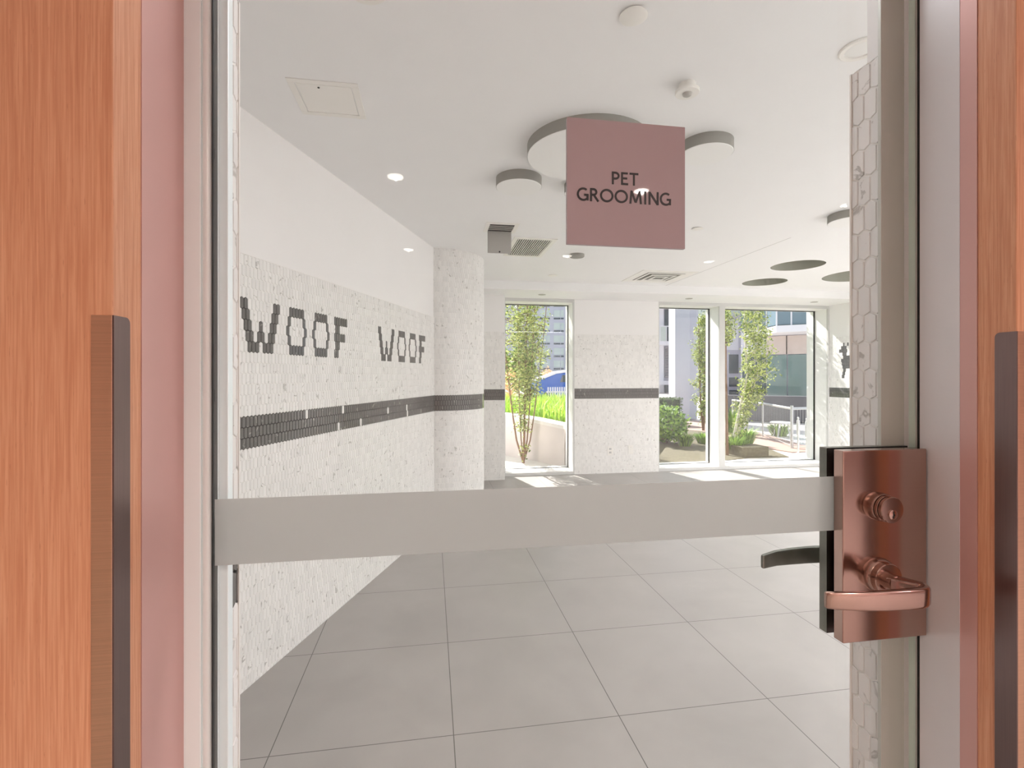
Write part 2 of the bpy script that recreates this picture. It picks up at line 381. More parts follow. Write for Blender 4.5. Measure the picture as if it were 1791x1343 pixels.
# ------------------------------------------------------------------ picket mosaic
PW, PH, TIP, Z0 = 0.0220, 0.0432, 0.0056, 1.0265
def clad(parent, mp, s0, s1, zlo, zhi, cls=None, names=None, s_off=0.0, offset=0.002, grout_seg=1, band=True, light_bits=False):
    """lay picket tiles over mp(s, z, out) -> point"""
    G = {}
    kmin = int(math.floor((zlo-Z0)/PH))-1; kmax = int(math.ceil((zhi-Z0)/PH))+1
    g = 0.0012; hs = (PH-TIP)/2
    for k in range(kmin, kmax+1):
        zc = Z0+k*PH; half = 0.5 if k % 2 else 0.0
        c0 = int(math.floor((s0-s_off)/PW))-1; c1 = int(math.ceil((s1-s_off)/PW))+1
        for c in range(c0, c1+1):
            scx = s_off+(c+half)*PW
            key = cls(c, k) if cls else None
            if key is None: key = 'tile_band' if (band and k in (-1, 0, 1)) else 'tile_field'
            b = G.setdefault(key, ([], [], [], []))
            dark = key != 'tile_field'
            if key == 'tile_band' and light_bits and random.random() < 0.03: dark = False
            rr = (random.random(), random.random(), random.random(), 1)
            gd = 0.0004 if dark else 0.0
            def ring(gap, out):
                w = PW/2-gap; h1 = hs-gap*0.4; h2 = hs+TIP-gap*1.05
                pts = [(-w, -h1), (0, -h2), (w, -h1), (w, h1), (0, h2), (-w, h1)]
                return [mp(min(max(scx+x, s0), s1), min(max(zc+y, zlo), zhi), out) for x, y in pts]
            if scx+PW/2 <= s0+0.001 or scx-PW/2 >= s1-0.001 or zc+hs+TIP <= zlo+0.002 or zc-hs-TIP >= zhi-0.002: continue
            if key != 'tile_field':
                i = len(b[0]); b[0].extend(ring(-0.0003, offset-0.0014)); b[1].append(tuple(range(i, i+6))); b[2].append(1); b[3].append(rr)
            i = len(b[0])
            b[0].extend(ring(g+gd, offset-0.0016)); b[0].extend(ring(g+gd+0.0008, offset))
            for q in range(6):
                b[1].append((i+q, i+(q+1) % 6, i+6+(q+1) % 6, i+6+q)); b[2].append(0 if not dark else 2); b[3].append(rr)
            b[1].append(tuple(range(i+6, i+12))); b[2].append(0 if not dark else 2); b[3].append(rr)
    out = {}
    for key, (v, f, mi, rr) in G.items():
        nm = key.split(':')[0]
        if key == 'tile_field':        # grout bed behind everything
            seg = max(1, grout_seg); i0 = len(v)
            for q in range(seg+1):
                s = s0+(s1-s0)*q/seg; v.append(mp(s, zlo, offset-0.0017)); v.append(mp(s, zhi, offset-0.0017))
            for q in range(seg): f.append((i0+2*q, i0+2*q+2, i0+2*q+3, i0+2*q+1)); mi.append(3); rr.append((0.5, 0.5, 0.5, 1))
        me = bpy.data.meshes.new(nm); me.from_pydata(v, [], f)
        for m in (M['tile'], M['dgrout'], M['dtile'], M['grout']): me.materials.append(m)
        ca = me.color_attributes.new('rnd', 'FLOAT_COLOR', 'CORNER')
        me.polygons.foreach_set('material_index', mi)
        flat = []
        for p, r in zip(me.polygons, rr): flat += list(r)*p.loop_total
        ca.data.foreach_set('color', flat)
        o = bpy.data.objects.new(nm, me); C.objects.link(o); o.parent = parent; out[key] = o
    return out

def woof(c0):
    S = set()
    def row(k, cols, h=0): [S.add((c0+c, k)) for c in cols]
    # half-offset rows (odd k): stored column c stands at c+0.5
    row(12, [0, 1, 9, 10]); row(11, [0, 1, 8, 9]); row(10, [1, 2, 5, 8, 9]); row(9, [1, 2, 4, 5, 7, 8]); row(8, [2, 3, 4, 6, 7, 8])
    for o in (14, 23):
        row(12, range(o, o+5)); row(11, [o-1, o+4]); row(10, [o-1, o+5]); row(9, [o-1, o+4]); row(8, range(o, o+5))
    row(12, range(31, 37)); row(11, [31, 32]); row(10, range(31, 36)); row(9, [31, 32]); row(8, [31, 32])
    return S
W1, W2 = woof(0), woof(54)
S_OFF = 0.0153
def lw(s, z, out): p = LW0+LWD*s+LWN*(out+0.006); return (p.x, p.y, z)
r = clad(wl, lw, LW_T0, LW_T1, 0.0, 1.7395, lambda c, k: 'tile_lettering:a' if (c, k) in W1 else ('tile_lettering:b' if (c, k) in W2 else None), s_off=S_OFF, light_bits=True)
r['tile_lettering:a']['label'] = 'large charcoal tile word reading WOOF, the one closer to the door'
r['tile_lettering:b']['label'] = 'charcoal tile word reading WOOF, beside the round column'
# returned top ledge of the tiling
a = LW0+LWD*LW_T0; b = LW0+LWD*LW_T1
MB().prism([tuple(a), tuple(a+LWN*0.0075), tuple(b+LWN*0.0075), tuple(b)], 1.7395, 1.7415).build('tile_edge', M['plate'], wl)
def cw(s, z, out):
    a = -PI*0.62+s/COLR; rr_ = COLR+out; return (COL[0]+rr_*math.cos(a), COL[1]+rr_*math.sin(a), z)
clad(wcol, cw, 0, COLR*PI*0.80, 0.0, Z_CEIL-0.001, offset=0.0025, grout_seg=60)
clad(wb1, lambda s, z, out: (0.02+s, 5.90-out, z), 0, 0.859, 0.0, 1.7827)
clad(wb2, lambda s, z, out: (1.80+s, WB-out, z), 0, 1.14, 0.0, 1.7827)
clad(wb2, lambda s, z, out: (1.80-out, WB+0.03-s, z), 0, 0.03, 0.0, 1.7827)
def dog():
    S = set()
    rows = {15: [3, 6], 14: [2, 3, 4, 5], 13: [0, 1, 2, 3, 4, 5], 12: [3, 4, 5, 12], 11: list(range(3, 12)), 10: list(range(2, 12)), 9: list(range(2, 12)),
            8: list(range(3, 12)), 7: [3, 4, 10, 11], 6: [3, 4, 10, 11], 5: [2, 3, 9, 10]}
    for k, cs in rows.items():
        for c in cs: S.add((c, k))
    return S
DG = dog()
r = clad(wr, lambda s, z, out: (5.47-out, 6.08-s, z), 0, 2.2, 0.0, 1.7827, lambda c, k: 'tile_picture' if (c, k) in DG else None, s_off=0.17)
r['tile_picture']['label'] = 'small charcoal tile picture of a dog'

# tiled build-out of the door wall, returning into the opening
XL, XR = -0.247, 0.668
mtl = MB().box(-1.27, XL-0.0025, 0.655, 0.690, 0, 1.7395).build('wall_wainscot', M['grout'], kind='structure')
mtr = MB().box(XR+0.0025, 5.46, 0.6455, 0.6966, 0, 1.7395).build('wall_wainscot', M['grout'], kind='structure')
mh = MB(); mh.box(XR, 0.7035, 0.6455, 0.668, 1.7395, 2.14); mh.box(-0.2815, XL, 0.655, 0.668, 1.7395, 2.14); mh.build('trim_2', M['paint'], kind='structure')
clad(mtl, lambda s, z, out: (XL-0.0025+out, 0.690-s, z), 0, 0.035, 0.0, 1.7395, s_off=0.004, offset=0.0025)
clad(mtr, lambda s, z, out: (XR+0.0025-out, 0.6455+s, z), 0, 0.0511, 0.0, 1.7395, s_off=0.0065, offset=0.0025)
MB().box(XL-0.004, XL+0.0015, 0.690, 0.693, 0, 1.7395).build('trim_3', M['plate'], kind='structure')
MB().box(XR-0.0015, XR+0.004, 0.6966, 0.6995, 0, 1.7395).build('trim_4', M['plate'], kind='structure')

# ------------------------------------------------------------------ door frame (jambs)
fr = MB()
fr.box(-0.2815, -0.2625, 0.622, 0.655, 0, 2.14); fr.box(-0.2625, -0.2500, 0.6290, 0.655, 0, 2.14)
fr.box(-0.2625, -0.2400, 0.640, 0.655, 0, 2.14)
trim = fr.build('trim_5', M['bead'], kind='structure', bevel=0.0012)
MB().box(0.6630, 0.7035, 0.6395, 0.6455, 0, 2.14).build('trim_6', M['jamb'], kind='structure', bevel=0.0008)
MB().lathe([(0.0068, 0), (0.0068, 2.13)], (-0.2566, 0.6285, 0.004), n=24).build('trim_7', M['bead'], kind='structure')
MB().box(-0.2495, -0.2485, 0.6185, 0.632, 0.01, 2.12).build('trim_8', M['gasket'], kind='structure')
MB().box(-0.2850, -0.2805, 0.5385, 0.622, 0, 2.16).build('trim_9', M['pink'], kind='structure')
MB().box(0.7025, 0.7075, 0.5385, 0.5595, 0, 2.16).build('trim_10', M['pink'], kind='structure')
MB().box(0.7020, 0.7075, 0.5595, 0.6145, 0, 2.16).build('trim_11', M['jambout'], kind='structure')
MB().box(0.7028, 0.7075, 0.6145, 0.6190, 0, 2.16).build('trim_12', M['gasket'], kind='structure')
MB().box(-0.2815, 0.7035, 0.60, 0.655, 2.13, 2.15).build('trim_13', M['jambout'], kind='structure')

# ------------------------------------------------------------------ glass door leaf with its lock
door = empty('door_1', (-0.248, 0.62, 0)); tag(door, 'clear glass door with a frosted strip and copper lock', 'door', kind='structure')
def loc(o, d=door):      # keep world coordinates for parts modelled in place
    o.location = -Vector(d.location); return o
GX0, GX1, GY0, GY1 = -0.2475, 0.7005, 0.620, 0.630
gm = MB(); gm.box(GX0, GX1, GY0, GY1, 0.008, 2.12)
for i in (3, 5, 0, 1): gm.mi[i] = 1
gm.mi[5] = 0
loc(gm.build('glass_pane', [M['glass'], M['gedge']], door))
fo = loc(MB().box(GX0+0.001, GX1-0.001, 0.6192, 0.6199, 1.0355, 1.112).build('frosted_strip', M['frost'], door)); fo['label'] = 'frosted horizontal strip across the glass'
LX0, LX1, LZ0, LZ1, LY = 0.5635, 0.6995, 0.8836, 1.1506, 0.602
case = loc(MB().box(LX0, LX1, LY, 0.6188, LZ0, LZ1).build('lock_case', M['copper'], door, bevel=0.0012)); case['label'] = 'brushed copper lock case on the corridor side'
def sub(m, name, mt, par, **k): return m.build(name, mt, par, **k)
HXc = 0.621
# key cylinder
sub(MB().lathe([(0.0200, 0), (0.0196, -0.0055), (0.0186, -0.0080), (0.0182, -0.0084)], (HXc, LY, 1.0715), 'y', 64), 'cylinder_collar', M['copper'], case)
sub(MB().lathe([(0.0166, -0.0080), (0.0166, -0.0160)], (HXc, LY, 1.0715), 'y', 64), 'cylinder_core', M['blackface'], case)
sub(MB().lathe([(0.0178, -0.0096), (0.0182, -0.0100), (0.0182, -0.0136), (0.0178, -0.0140)], (HXc, LY, 1.0715), 'y', 64), 'cylinder_ring', M['copper'], case)
sub(MB().lathe([(0.0172, -0.0152), (0.0178, -0.0156), (0.0178, -0.0196), (0.0170, -0.0206)], (HXc, LY, 1.0715), 'y', 64), 'key_cylinder', M['copper'], case)
sub(MB().lathe([(0.0068, -0.0204), (0.0066, -0.0218), (0.0058, -0.0222)], (HXc, LY, 1.0655), 'y', 40), 'key_plug', M['copper'], case)
kz = MB(); ky0, ky1 = LY-0.0226, LY-0.0221
kz.box(HXc-0.0006, HXc+0.0009, ky0, ky1, 1.0606, 1.0702); kz.box(HXc+0.0004, HXc+0.0022, ky0, ky1, 1.0640, 1.0664); kz.box(HXc-0.0018, HXc-0.0002, ky0, ky1, 1.0618, 1.0636)
sub(kz, 'keyhole', M['blackface'], case)
# lever rose and lever
sub(MB().lathe([(0.0245, 0.0), (0.0238, -0.004), (0.0218, -0.0065), (0.0214, -0.0068), (0.0214, -0.0145), (0.0204, -0.0155)], (HXc, LY, 0.975), 'y', 72), 'lever_rose', M['copper'], case)
def lever(s, Y0, x_end, name, mt, par, zc=0.9715):
    """s=-1 towards the corridor, +1 towards the room"""
    m = MB(); secs = []
    m.lathe([(0.0118, 0), (0.0116, s*0.016), (0.0108, s*0.026)], (HXc, Y0, 0.973), 'y', 40)
    path = [(HXc+0.0005, 0.018, 0.0108, 0.0108), (HXc+0.003, 0.030, 0.0116, 0.0105), (HXc+0.007, 0.040, 0.0122, 0.0092), (HXc+0.0105, 0.0475, 0.0126, 0.0078), (HXc+0.0110, 0.0530, 0.0128, 0.0068), (HXc+0.0085, 0.0578, 0.0130, 0.0062),
            (HXc+0.0030, 0.0608, 0.0131, 0.0058), (HXc-0.006, 0.0624, 0.0131, 0.0054), (HXc-0.025, 0.0628, 0.0131, 0.0046), (HXc-0.055, 0.0615, 0.0127, 0.0040),
            (HXc-0.085, 0.0580, 0.0118, 0.0036), (x_end+0.012, 0.0515, 0.0110, 0.0034), (x_end+0.0015, 0.0478, 0.0105, 0.0032), (x_end, 0.0475, 0.0095, 0.0022)]
    n = len(path)
    for i, (x, d, hh, th) in enumerate(path):
        a = path[max(0, i-1)]; b = path[min(n-1, i+1)]
        t = Vector((b[0]-a[0], b[1]-a[1])).normalized(); nn = Vector((-t.y, t.x))
        zz = zc-0.0005+(0.0005 if i < 6 else 0)
        ring = []
        for j in range(20):
            an = 2*PI*j/20; ca, sa = math.cos(an), math.sin(an)
            u = math.copysign(abs(ca)**0.45, ca)*th; w = math.copysign(abs(sa)**0.38, sa)*hh
            ring.append((x+nn.x*u, Y0+s*(d+nn.y*u), zz+w))
        secs.append(ring)
    m.sections(secs)
    return m.build(name, mt, par)
lever(-1, LY, 0.4930, 'lever', M['copper'], case)
# room-side half of the lock
inn = MB().box(LX0, LX1, 0.6310, 0.6445, LZ0, LZ1, mi=0); inn.mi[2] = 1
icase = loc(inn.build('inner_lock_case', [M['blackhw'], M['blackface']], door)); icase['label'] = 'dark bronze lock case on the room side'
lever(1, 0.6445, 0.505, 'lever', M['blackhw'], icase, 0.968)

# ------------------------------------------------------------------ sign on the glass
sg = empty('sign', (0.172, 0.6195, 1.424), 'square dusty rose sign reading PET GROOMING fixed to the glass door', 'sign')
MB().box(0, 0.1626, -0.0055, 0, 0, 0.1626).build('sign_panel', M['signface'], sg, bevel=0.0004)
def arc(cx, cy, rx, ry, a0, a1, n=20):
    return [(cx+rx*math.cos(math.radians(a0+(a1-a0)*i/n)), cy+ry*math.sin(math.radians(a0+(a1-a0)*i/n))) for i in range(n+1)]
GL = {   # stroke lettering, cap height 1: (advance, strokes)
 'P': (0.60, [[(0.10, 0), (0.10, 1)], [(0.10, 0.92), (0.28, 0.92)]+arc(0.28, 0.69, 0.22, 0.23, 90, -90)+[(0.10, 0.46)]]),
 'E': (0.58, [[(0.10, 0), (0.10, 1)], [(0.10, 0.925), (0.50, 0.925)], [(0.10, 0.52), (0.46, 0.52)], [(0.10, 0.075), (0.52, 0.075)]]),
 'T': (0.62, [[(0.31, 0), (0.31, 1)], [(0.0, 0.925), (0.62, 0.925)]]),
 'G': (0.86, [arc(0.46, 0.5, 0.38, 0.43, 52, 318, 36), [(0.76, 0.05), (0.76, 0.47)], [(0.52, 0.46), (0.835, 0.46)]]),
 'R': (0.68, [[(0.10, 0), (0.10, 1)], [(0.10, 0.925), (0.28, 0.925)]+arc(0.28, 0.71, 0.20, 0.215, 90, -90)+[(0.10, 0.495)], [(0.30, 0.50), (0.62, 0.0)]]),
 'O': (1.00, [arc(0.50, 0.5, 0.41, 0.43, 0, 360, 48)]),
 'M': (1.00, [[(0.12, 0), (0.20, 1)], [(0.20, 0.97), (0.50, 0.10)], [(0.50, 0.10), (0.80, 0.97)], [(0.80, 1), (0.88, 0)]]),
 'I': (0.32, [[(0.16, 0), (0.16, 1)]]),
 'N': (0.82, [[(0.11, 0), (0.11, 1)], [(0.11, 0.97), (0.71, 0.03)], [(0.71, 0), (0.71, 1)]])}
def word(w, xc, zc, width, height, par):
    adv = sum(GL[c][0] for c in w)+0.04*(len(w)-1); k = width/adv; x = xc-width/2; sw = 0.155*height/2
    for c in w:
        a, st = GL[c]; m = MB()
        for ns, pts in enumerate(st):
            P = [Vector((x+p*k, zc+(q-0.5)*height)) for p, q in pts]; Lf = []; Rt = []; closed = (P[0]-P[-1]).length < 1e-6
            for i, p in enumerate(P):
                if closed: t_ = (P[(i+1) % (len(P)-1)]-P[(i-1) % (len(P)-1)]).normalized() if 0 < i < len(P)-1 else (P[1]-P[-2]).normalized()
                else: t_ = (P[min(i+1, len(P)-1)]-P[max(i-1, 0)]).normalized()
                n_ = Vector((-t_.y, t_.x))*sw; Lf.append(p+n_); Rt.append(p-n_)
            y0_, y1_ = -0.0060-0.00004*ns, -0.0055
            for i in range(len(P)-1):
                q = [Lf[i], Rt[i], Rt[i+1], Lf[i+1]]
                m.add([(v_.x, y0_, v_.y) for v_ in q]+[(v_.x, y1_, v_.y) for v_ in q], [(0, 1, 2, 3), (7, 6, 5, 4), (0, 4, 5, 1), (1, 5, 6, 2), (2, 6, 7, 3), (3, 7, 4, 0)])
        m.build('letter', M['letter'], par, fix=False); x += (a+0.04)*k
word('PET', 0.0780, 0.0883, 0.0370, 0.0165, sg)
word('GROOMING', 0.0778, 0.0648, 0.1300, 0.0170, sg)

# ------------------------------------------------------------------ timber leaves with copper edge pulls
def wood_leaf(name, x0, x1, s, lab, plab):
    d = empty(name, (x0 if s > 0 else x1, 0.495, 0)); tag(d, lab, 'door', kind='structure')
    o = MB().box(min(0, s*1.05), max(0, s*1.05), 0, 0.0435, 0.01, 2.30).build('door_panel', M['wood'], d, bevel=0.0008)
    # L-shaped pull: one leg on the face, one on the edge with a rounded top corner
    z0, z1 = 0.70, 1.309
    e = MB(); e.box(*sorted((0, s*0.0170)), -0.0016, 0.0, z0, z1)
    f = e.build('pull_face', M['pull'], d, bevel=0.0004); f['label'] = plab
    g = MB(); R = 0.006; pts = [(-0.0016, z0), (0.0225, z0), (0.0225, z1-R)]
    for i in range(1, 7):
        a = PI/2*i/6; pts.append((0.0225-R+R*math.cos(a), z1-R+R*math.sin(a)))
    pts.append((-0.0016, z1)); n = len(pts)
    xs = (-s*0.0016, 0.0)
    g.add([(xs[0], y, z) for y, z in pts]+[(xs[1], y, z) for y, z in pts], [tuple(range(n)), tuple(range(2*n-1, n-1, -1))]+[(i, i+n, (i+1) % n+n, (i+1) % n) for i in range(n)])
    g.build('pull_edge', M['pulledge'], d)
    return d
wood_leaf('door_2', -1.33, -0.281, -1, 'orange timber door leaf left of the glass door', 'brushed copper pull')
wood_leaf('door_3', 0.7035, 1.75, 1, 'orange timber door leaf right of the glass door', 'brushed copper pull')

# ------------------------------------------------------------------ windows
GYW = 6.33
def window(name, x0, x1, mulls, lab):
    w = empty(name, (x0, WB, 0)); tag(w, lab, 'window', kind='structure')
    def L(o): o.location = (-x0, -WB, 0); return o
    zs, zh = 0.055, 2.185
    g = MB()                                       # grey frame faces
    g.box(x0, x1, WB-0.002, WB+0.02, zh, SOF); g.box(x0, x1, WB-0.002, WB+0.03, 0, 0.04)
    g.box(x1-0.018, x1, WB-0.004, WB+0.03, 0, zh); g.box(x0, x0+0.012, WB+0.001, WB+0.03, 0, zh)
    for m in mulls: g.box(m-0.042, m+0.042, WB-0.004, WB+0.02, 0.04, zh)
    L(g.build('window_frame', M['greyframe'], w, bevel=0.002))
    h = MB()
    h.box(x0, x1, WB+0.02, 6.42, zh-0.002, SOF+0.02); h.box(x0, x1, WB+0.03, 6.46, 0, 0.045)
    h.box(x0, x0+0.012, WB+0.03, 6.42, 0.04, zh); h.box(x1-0.012, x1, WB+0.03, 6.42, 0.04, zh)
    for m in mulls: h.box(m-0.036, m+0.036, WB+0.02, 6.42, 0.04, zh)
    L(h.build('window_reveal', M['whiteframe'], w))
    edges = [x0+0.012]+[q for m in mulls for q in (m-0.036, m+0.036)]+[x1-0.012]
    for i in range(0, len(edges), 2):
        a, b = edges[i], edges[i+1]; k = MB()
        k.box(b-0.007, b, GYW-0.006, GYW+0.02, 0.045, zh); k.box(a, a+0.003, GYW-0.004, GYW+0.02, 0.045, zh)
        k.box(a, b, GYW-0.004, GYW+0.02, 0.045, 0.049); k.box(a, b, GYW-0.008, GYW+0.02, zh-0.010, zh)
        L(k.build('gasket', M['gasket'], w))
        L(MB().box(a+0.008, b-0.008, GYW, GYW+0.012, 0.055, zh-0.01).build('window_pane', M['wglass'], w))
window('window_1', 0.90, 1.80, [], 'narrow tall window beside the round column')
window('window_2', 2.94, 5.47, [3.846], 'wide two-pane window at the far right')

# ------------------------------------------------------------------ ceiling fittings
def cl(px, py, drop=0.0):
    d = (Z_CEIL-drop-CAM_H)*FPX/(HY-py); return dp(px, d)
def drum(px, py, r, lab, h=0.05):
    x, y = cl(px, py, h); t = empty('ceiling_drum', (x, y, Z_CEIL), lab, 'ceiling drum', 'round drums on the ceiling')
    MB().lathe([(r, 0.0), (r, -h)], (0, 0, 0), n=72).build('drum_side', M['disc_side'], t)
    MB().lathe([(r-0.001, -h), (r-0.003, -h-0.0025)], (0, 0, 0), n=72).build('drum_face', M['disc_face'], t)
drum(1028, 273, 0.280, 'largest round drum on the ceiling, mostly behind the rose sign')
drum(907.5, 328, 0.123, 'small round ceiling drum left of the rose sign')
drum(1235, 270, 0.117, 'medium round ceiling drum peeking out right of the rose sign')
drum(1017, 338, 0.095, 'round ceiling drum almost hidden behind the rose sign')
drum(1486, 388, 0.125, 'round ceiling drum half hidden by the tiled doorway edge')
def disc(px, py, r, lab, d=0.008, z=Z_CEIL, nm='sprinkler_cover', cat='sprinkler cover', grp='flat sprinkler covers'):
    dd = (z-d-CAM_H)*FPX/(HY-py); x, y = dp(px, dd)
    o = MB().lathe([(r*0.8, 0), (r*0.8, -d*0.5), (r, -d*0.55), (r, -d*0.9), (r*0.96, -d)], (0, 0, 0), n=48).build(nm, M['plate']); o.location = (x, y, z)
    tag(o, lab, cat, grp)
disc(1108, 30, 0.041, 'flat white ceiling disc above the rose sign, closest to the door')
disc(1220, 401, 0.040, 'flat white ceiling disc just right of the rose sign')
disc(967, 482.5, 0.050, 'tiny flat ceiling disc near the window bulkhead')
x, y = cl(1202, 164, 0.035)
t = empty('occupancy_sensor', (x, y, Z_CEIL), 'round white ceiling sensor with a clear lens above the rose sign', 'sensor')
MB().lathe([(0.030, 0), (0.030, -0.022)], (0, 0, 0)).build('sensor_neck', M['plate'], t)
MB().lathe([(0.040, -0.022), (0.043, -0.024), (0.043, -0.032), (0.041, -0.035)], (0, 0, 0)).build('sensor_ring', M['plate'], t)
MB().lathe([(0.018, -0.034), (0.015, -0.041), (0.008, -0.045)], (0, 0, 0), n=24).build('sensor_lens', M['metalgrey'], t)
x, y = cl(1009, 449, 0.02)
t = MB().lathe([(0.066, 0), (0.066, -0.018), (0.060, -0.024)], (0, 0, 0)).build('smoke_detector', M['disc_side']); t.location = (x, y, Z_CEIL)
tag(t, 'small round smoke detector on the ceiling below the rose sign', 'smoke detector')
def downl(px, py, r, lab):
    x, y = cl(px, py); t = empty('recessed_downlight', (x, y, Z_CEIL), lab, 'downlight', 'unlit recessed downlights')
    MB().lathe([(r, 0), (r, -0.004), (r*0.93, -0.007), (r*0.72, -0.006), (r*0.70, -0.001)], (0, 0, 0), cap=False).build('trim_ring', M['plate'], t)
    MB().lathe([(r*0.71, -0.0008), (r*0.66, -0.002), (r*0.4, -0.0045), (0.004, -0.005)], (0, 0, 0)).build('lens', M['disc_face'], t)
downl(1505, 85, 0.062, 'white recessed downlight ring beside the tiled doorway edge')
downl(640, -22, 0.060, 'white recessed downlight ring cut off at the top edge')
for i, (px, py) in enumerate(((948, 515), (1205, 523), (1424, 528))):
    d = (SOF-0.004-CAM_H)*FPX/(HY-max(py-0, 1)); 
    Yw = 5.78; th = _dir(px); x = Yw*math.tan(th)
    o = MB().lathe([(0.045, 0), (0.045, -0.003), (0.038, -0.005)], (0, 0, 0), n=32).build('soffit_light', M['metalgrey']); o.location = (x, Yw, SOF)
    tag(o, ['small round soffit light above the narrow window', 'small round soffit light above the left pane of the wide window', 'small round soffit light above the right end of the wide window'][i], 'soffit light', 'small lights under the bulkhead')
# access panel
x0, y0 = cl(525, 150); x1, y1 = cl(640, 150)
ax, ay = cl(575, 174)
t = empty('access_panel', (ax, ay, Z_CEIL), 'flat white square access panel in the ceiling above the lettered wall', 'access panel')
p = MB()
for a_, b_ in (((-0.125, 0.125), (-0.125, -0.10)), ((-0.125, 0.125), (0.10, 0.125)), ((-0.125, -0.10), (-0.10, 0.10)), ((0.10, 0.125), (-0.10, 0.10))):
    p.box(a_[0], a_[1], b_[0], b_[1], -0.003, 0)
p.build('panel_frame', M['plate'], t, bevel=0.001)
MB().box(-0.0975, 0.0975, -0.0975, 0.0975, -0.0025, 0).build('panel_door', M['plate'], t, bevel=0.0012)
MB().lathe([(0.004, -0.002), (0.004, -0.0045)], (-0.02, -0.082, 0), n=16).build('panel_latch', M['dark'], t)
# hatch hanging open
hx0, hy0 = cl(855, 403); hx1, _ = cl(893, 403)
t = empty('ceiling_hatch', ((hx0+hx1)/2, hy0, Z_CEIL), 'small grey square hatch hanging open from the ceiling beside the grille', 'ceiling hatch')
w = 0.088
p = MB(); p.box(-w-0.03, w+0.03, -0.20, -0.165, -0.004, 0); p.box(-w-0.03, w+0.03, 0.004, 0.03, -0.004, 0); p.box(-w-0.03, -w, -0.165, 0.004, -0.004, 0); p.box(w, w+0.03, -0.165, 0.004, -0.004, 0)
p.build('hatch_frame', M['plate'], t)
MB().box(-w, w, -0.165, 0.004, -0.0015, 0.0).build('hatch_opening', M['dark'], t)
sl = MB()
for k in range(3): sl.box(-w, w, -0.13+0.04*k, -0.117+0.04*k, -0.006, -0.0015)
sl.build('hatch_louvre', M['metalgrey'], t)
MB().box(-w, w, -0.004, 0.004, -0.165, -0.004).build('hatch_flap', M['metalgrey'], t, bevel=0.003)
MB().lathe([(0.006, -0.004), (0.006, -0.009)], (0, 0, -0.155), 'y', 16).build('hatch_latch', M['dark'], t)
# slatted exhaust grille
gx0, gy0 = cl(906, 417); gx1, _ = cl(965, 421); _, gy1 = cl(888, 445)
t = empty('exhaust_grille', ((gx0+gx1)/2, (gy0+gy1)/2, Z_CEIL), 'white slatted exhaust grille in the ceiling next to the open hatch', 'vent')
hw, hh = (gx1-gx0)/2, (gy1-gy0)/2; b_ = 0.035
p = MB(); p.box(-hw-b_, hw+b_, -hh-b_, -hh, -0.006, 0); p.box(-hw-b_, hw+b_, hh, hh+b_, -0.006, 0); p.box(-hw-b_, -hw, -hh, hh, -0.006, 0); p.box(hw, hw+b_, -hh, hh, -0.006, 0)
p.build('grille_frame', M['plate'], t, bevel=0.001)
MB().box(-hw, hw, -hh, hh, -0.001, 0).build('grille_back', M['dark'], t)
n = 16
for k in range(n):
    xx = -hw+2*hw*(k+0.5)/n; MB().box(xx-0.0029, xx+0.0029, -hh, hh, -0.007, -0.001).build('slat', M['plate'], t)
# air diffuser
dx, dy = cl(1150, 484.5)
t = empty('air_diffuser', (dx, dy-0.02, Z_CEIL), 'square white air diffuser in the ceiling in front of the bulkhead', 'vent')
for i, (a, z_) in enumerate(((0.30, 0.004), (0.20, 0.010), (0.14, 0.016), (0.08, 0.020))):
    b = a-0.022 if i else a-0.09
    p = MB(); p.box(-a, a, -a, -b, -z_, -z_+0.004); p.box(-a, a, b, a, -z_, -z_+0.004); p.box(-a, -b, -b, b, -z_, -z_+0.004); p.box(b, a, -b, b, -z_, -z_+0.004)
    p.build('diffuser_frame' if i == 0 else 'diffuser_vane', M['plate'], t)
MB().box(-0.21, 0.21, -0.21, 0.21, -0.001, 0).build('diffuser_back', M['disc_side'], t)

# wall outlets on the pier
def outlet(px, py, recept, lab):
    th = _dir(px); x = (WB-0.002)*math.tan(th); d = WB*math.cos(th-YAW)/math.cos(th); z = hz(py, d)
    t = empty('wall_outlet', (x, WB-0.002, z), lab, 'outlet', 'outlet plates on the pier')
    MB().box(-0.036, 0.036, -0.006, 0, -0.058, 0.058).build('cover_plate', M['plate'], t, bevel=0.002)
    if recept:
        for s in (-1, 1):
            rc = MB().box(-0.017, 0.017, -0.008, -0.006, s*0.023-0.014, s*0.023+0.014).build('receptacle', M['greyframe'], t, bevel=0.002)
            q = MB(); q.box(-0.008, -0.005, -0.0085, -0.008, s*0.023-0.006, s*0.023+0.006); q.box(0.005, 0.008, -0.0085, -0.008, s*0.023-0.005, s*0.023+0.005)
            q.build('slot', M['dark'], rc)
    else:
        MB().lathe([(0.003, -0.006), (0.003, -0.0075)], (0, 0, 0.03), 'y', 12).build('screw', M['metalgrey'], t)
outlet(1067, 788, True, 'white power outlet with two sockets low on the pier between the windows')
outlet(1103, 786, False, 'blank white wall plate right of the power outlet on the pier')

# lit corridor downlights (seen as reflections in the glass)
for i, (x, y) in enumerate(DOWN):
    t = empty('corridor_downlight', (x, y, COR_Z), ('lit corridor downlight, ' + ('close to the glass door' if y > -3 else 'far from the glass door') + [', at the lettered wall end', ', in the middle', ', at the lock end'][i % 3]), 'downlight', 'lit corridor downlights')
    MB().lathe([(0.060, 0), (0.060, -0.003), (0.050, -0.005)], (0, 0, 0), n=32).build('trim_ring', M['plate'], t)
    MB().lathe([(0.049, -0.0045), (0.047, -0.007)], (0, 0, 0), n=32).build('lens', M['lamp'], t)

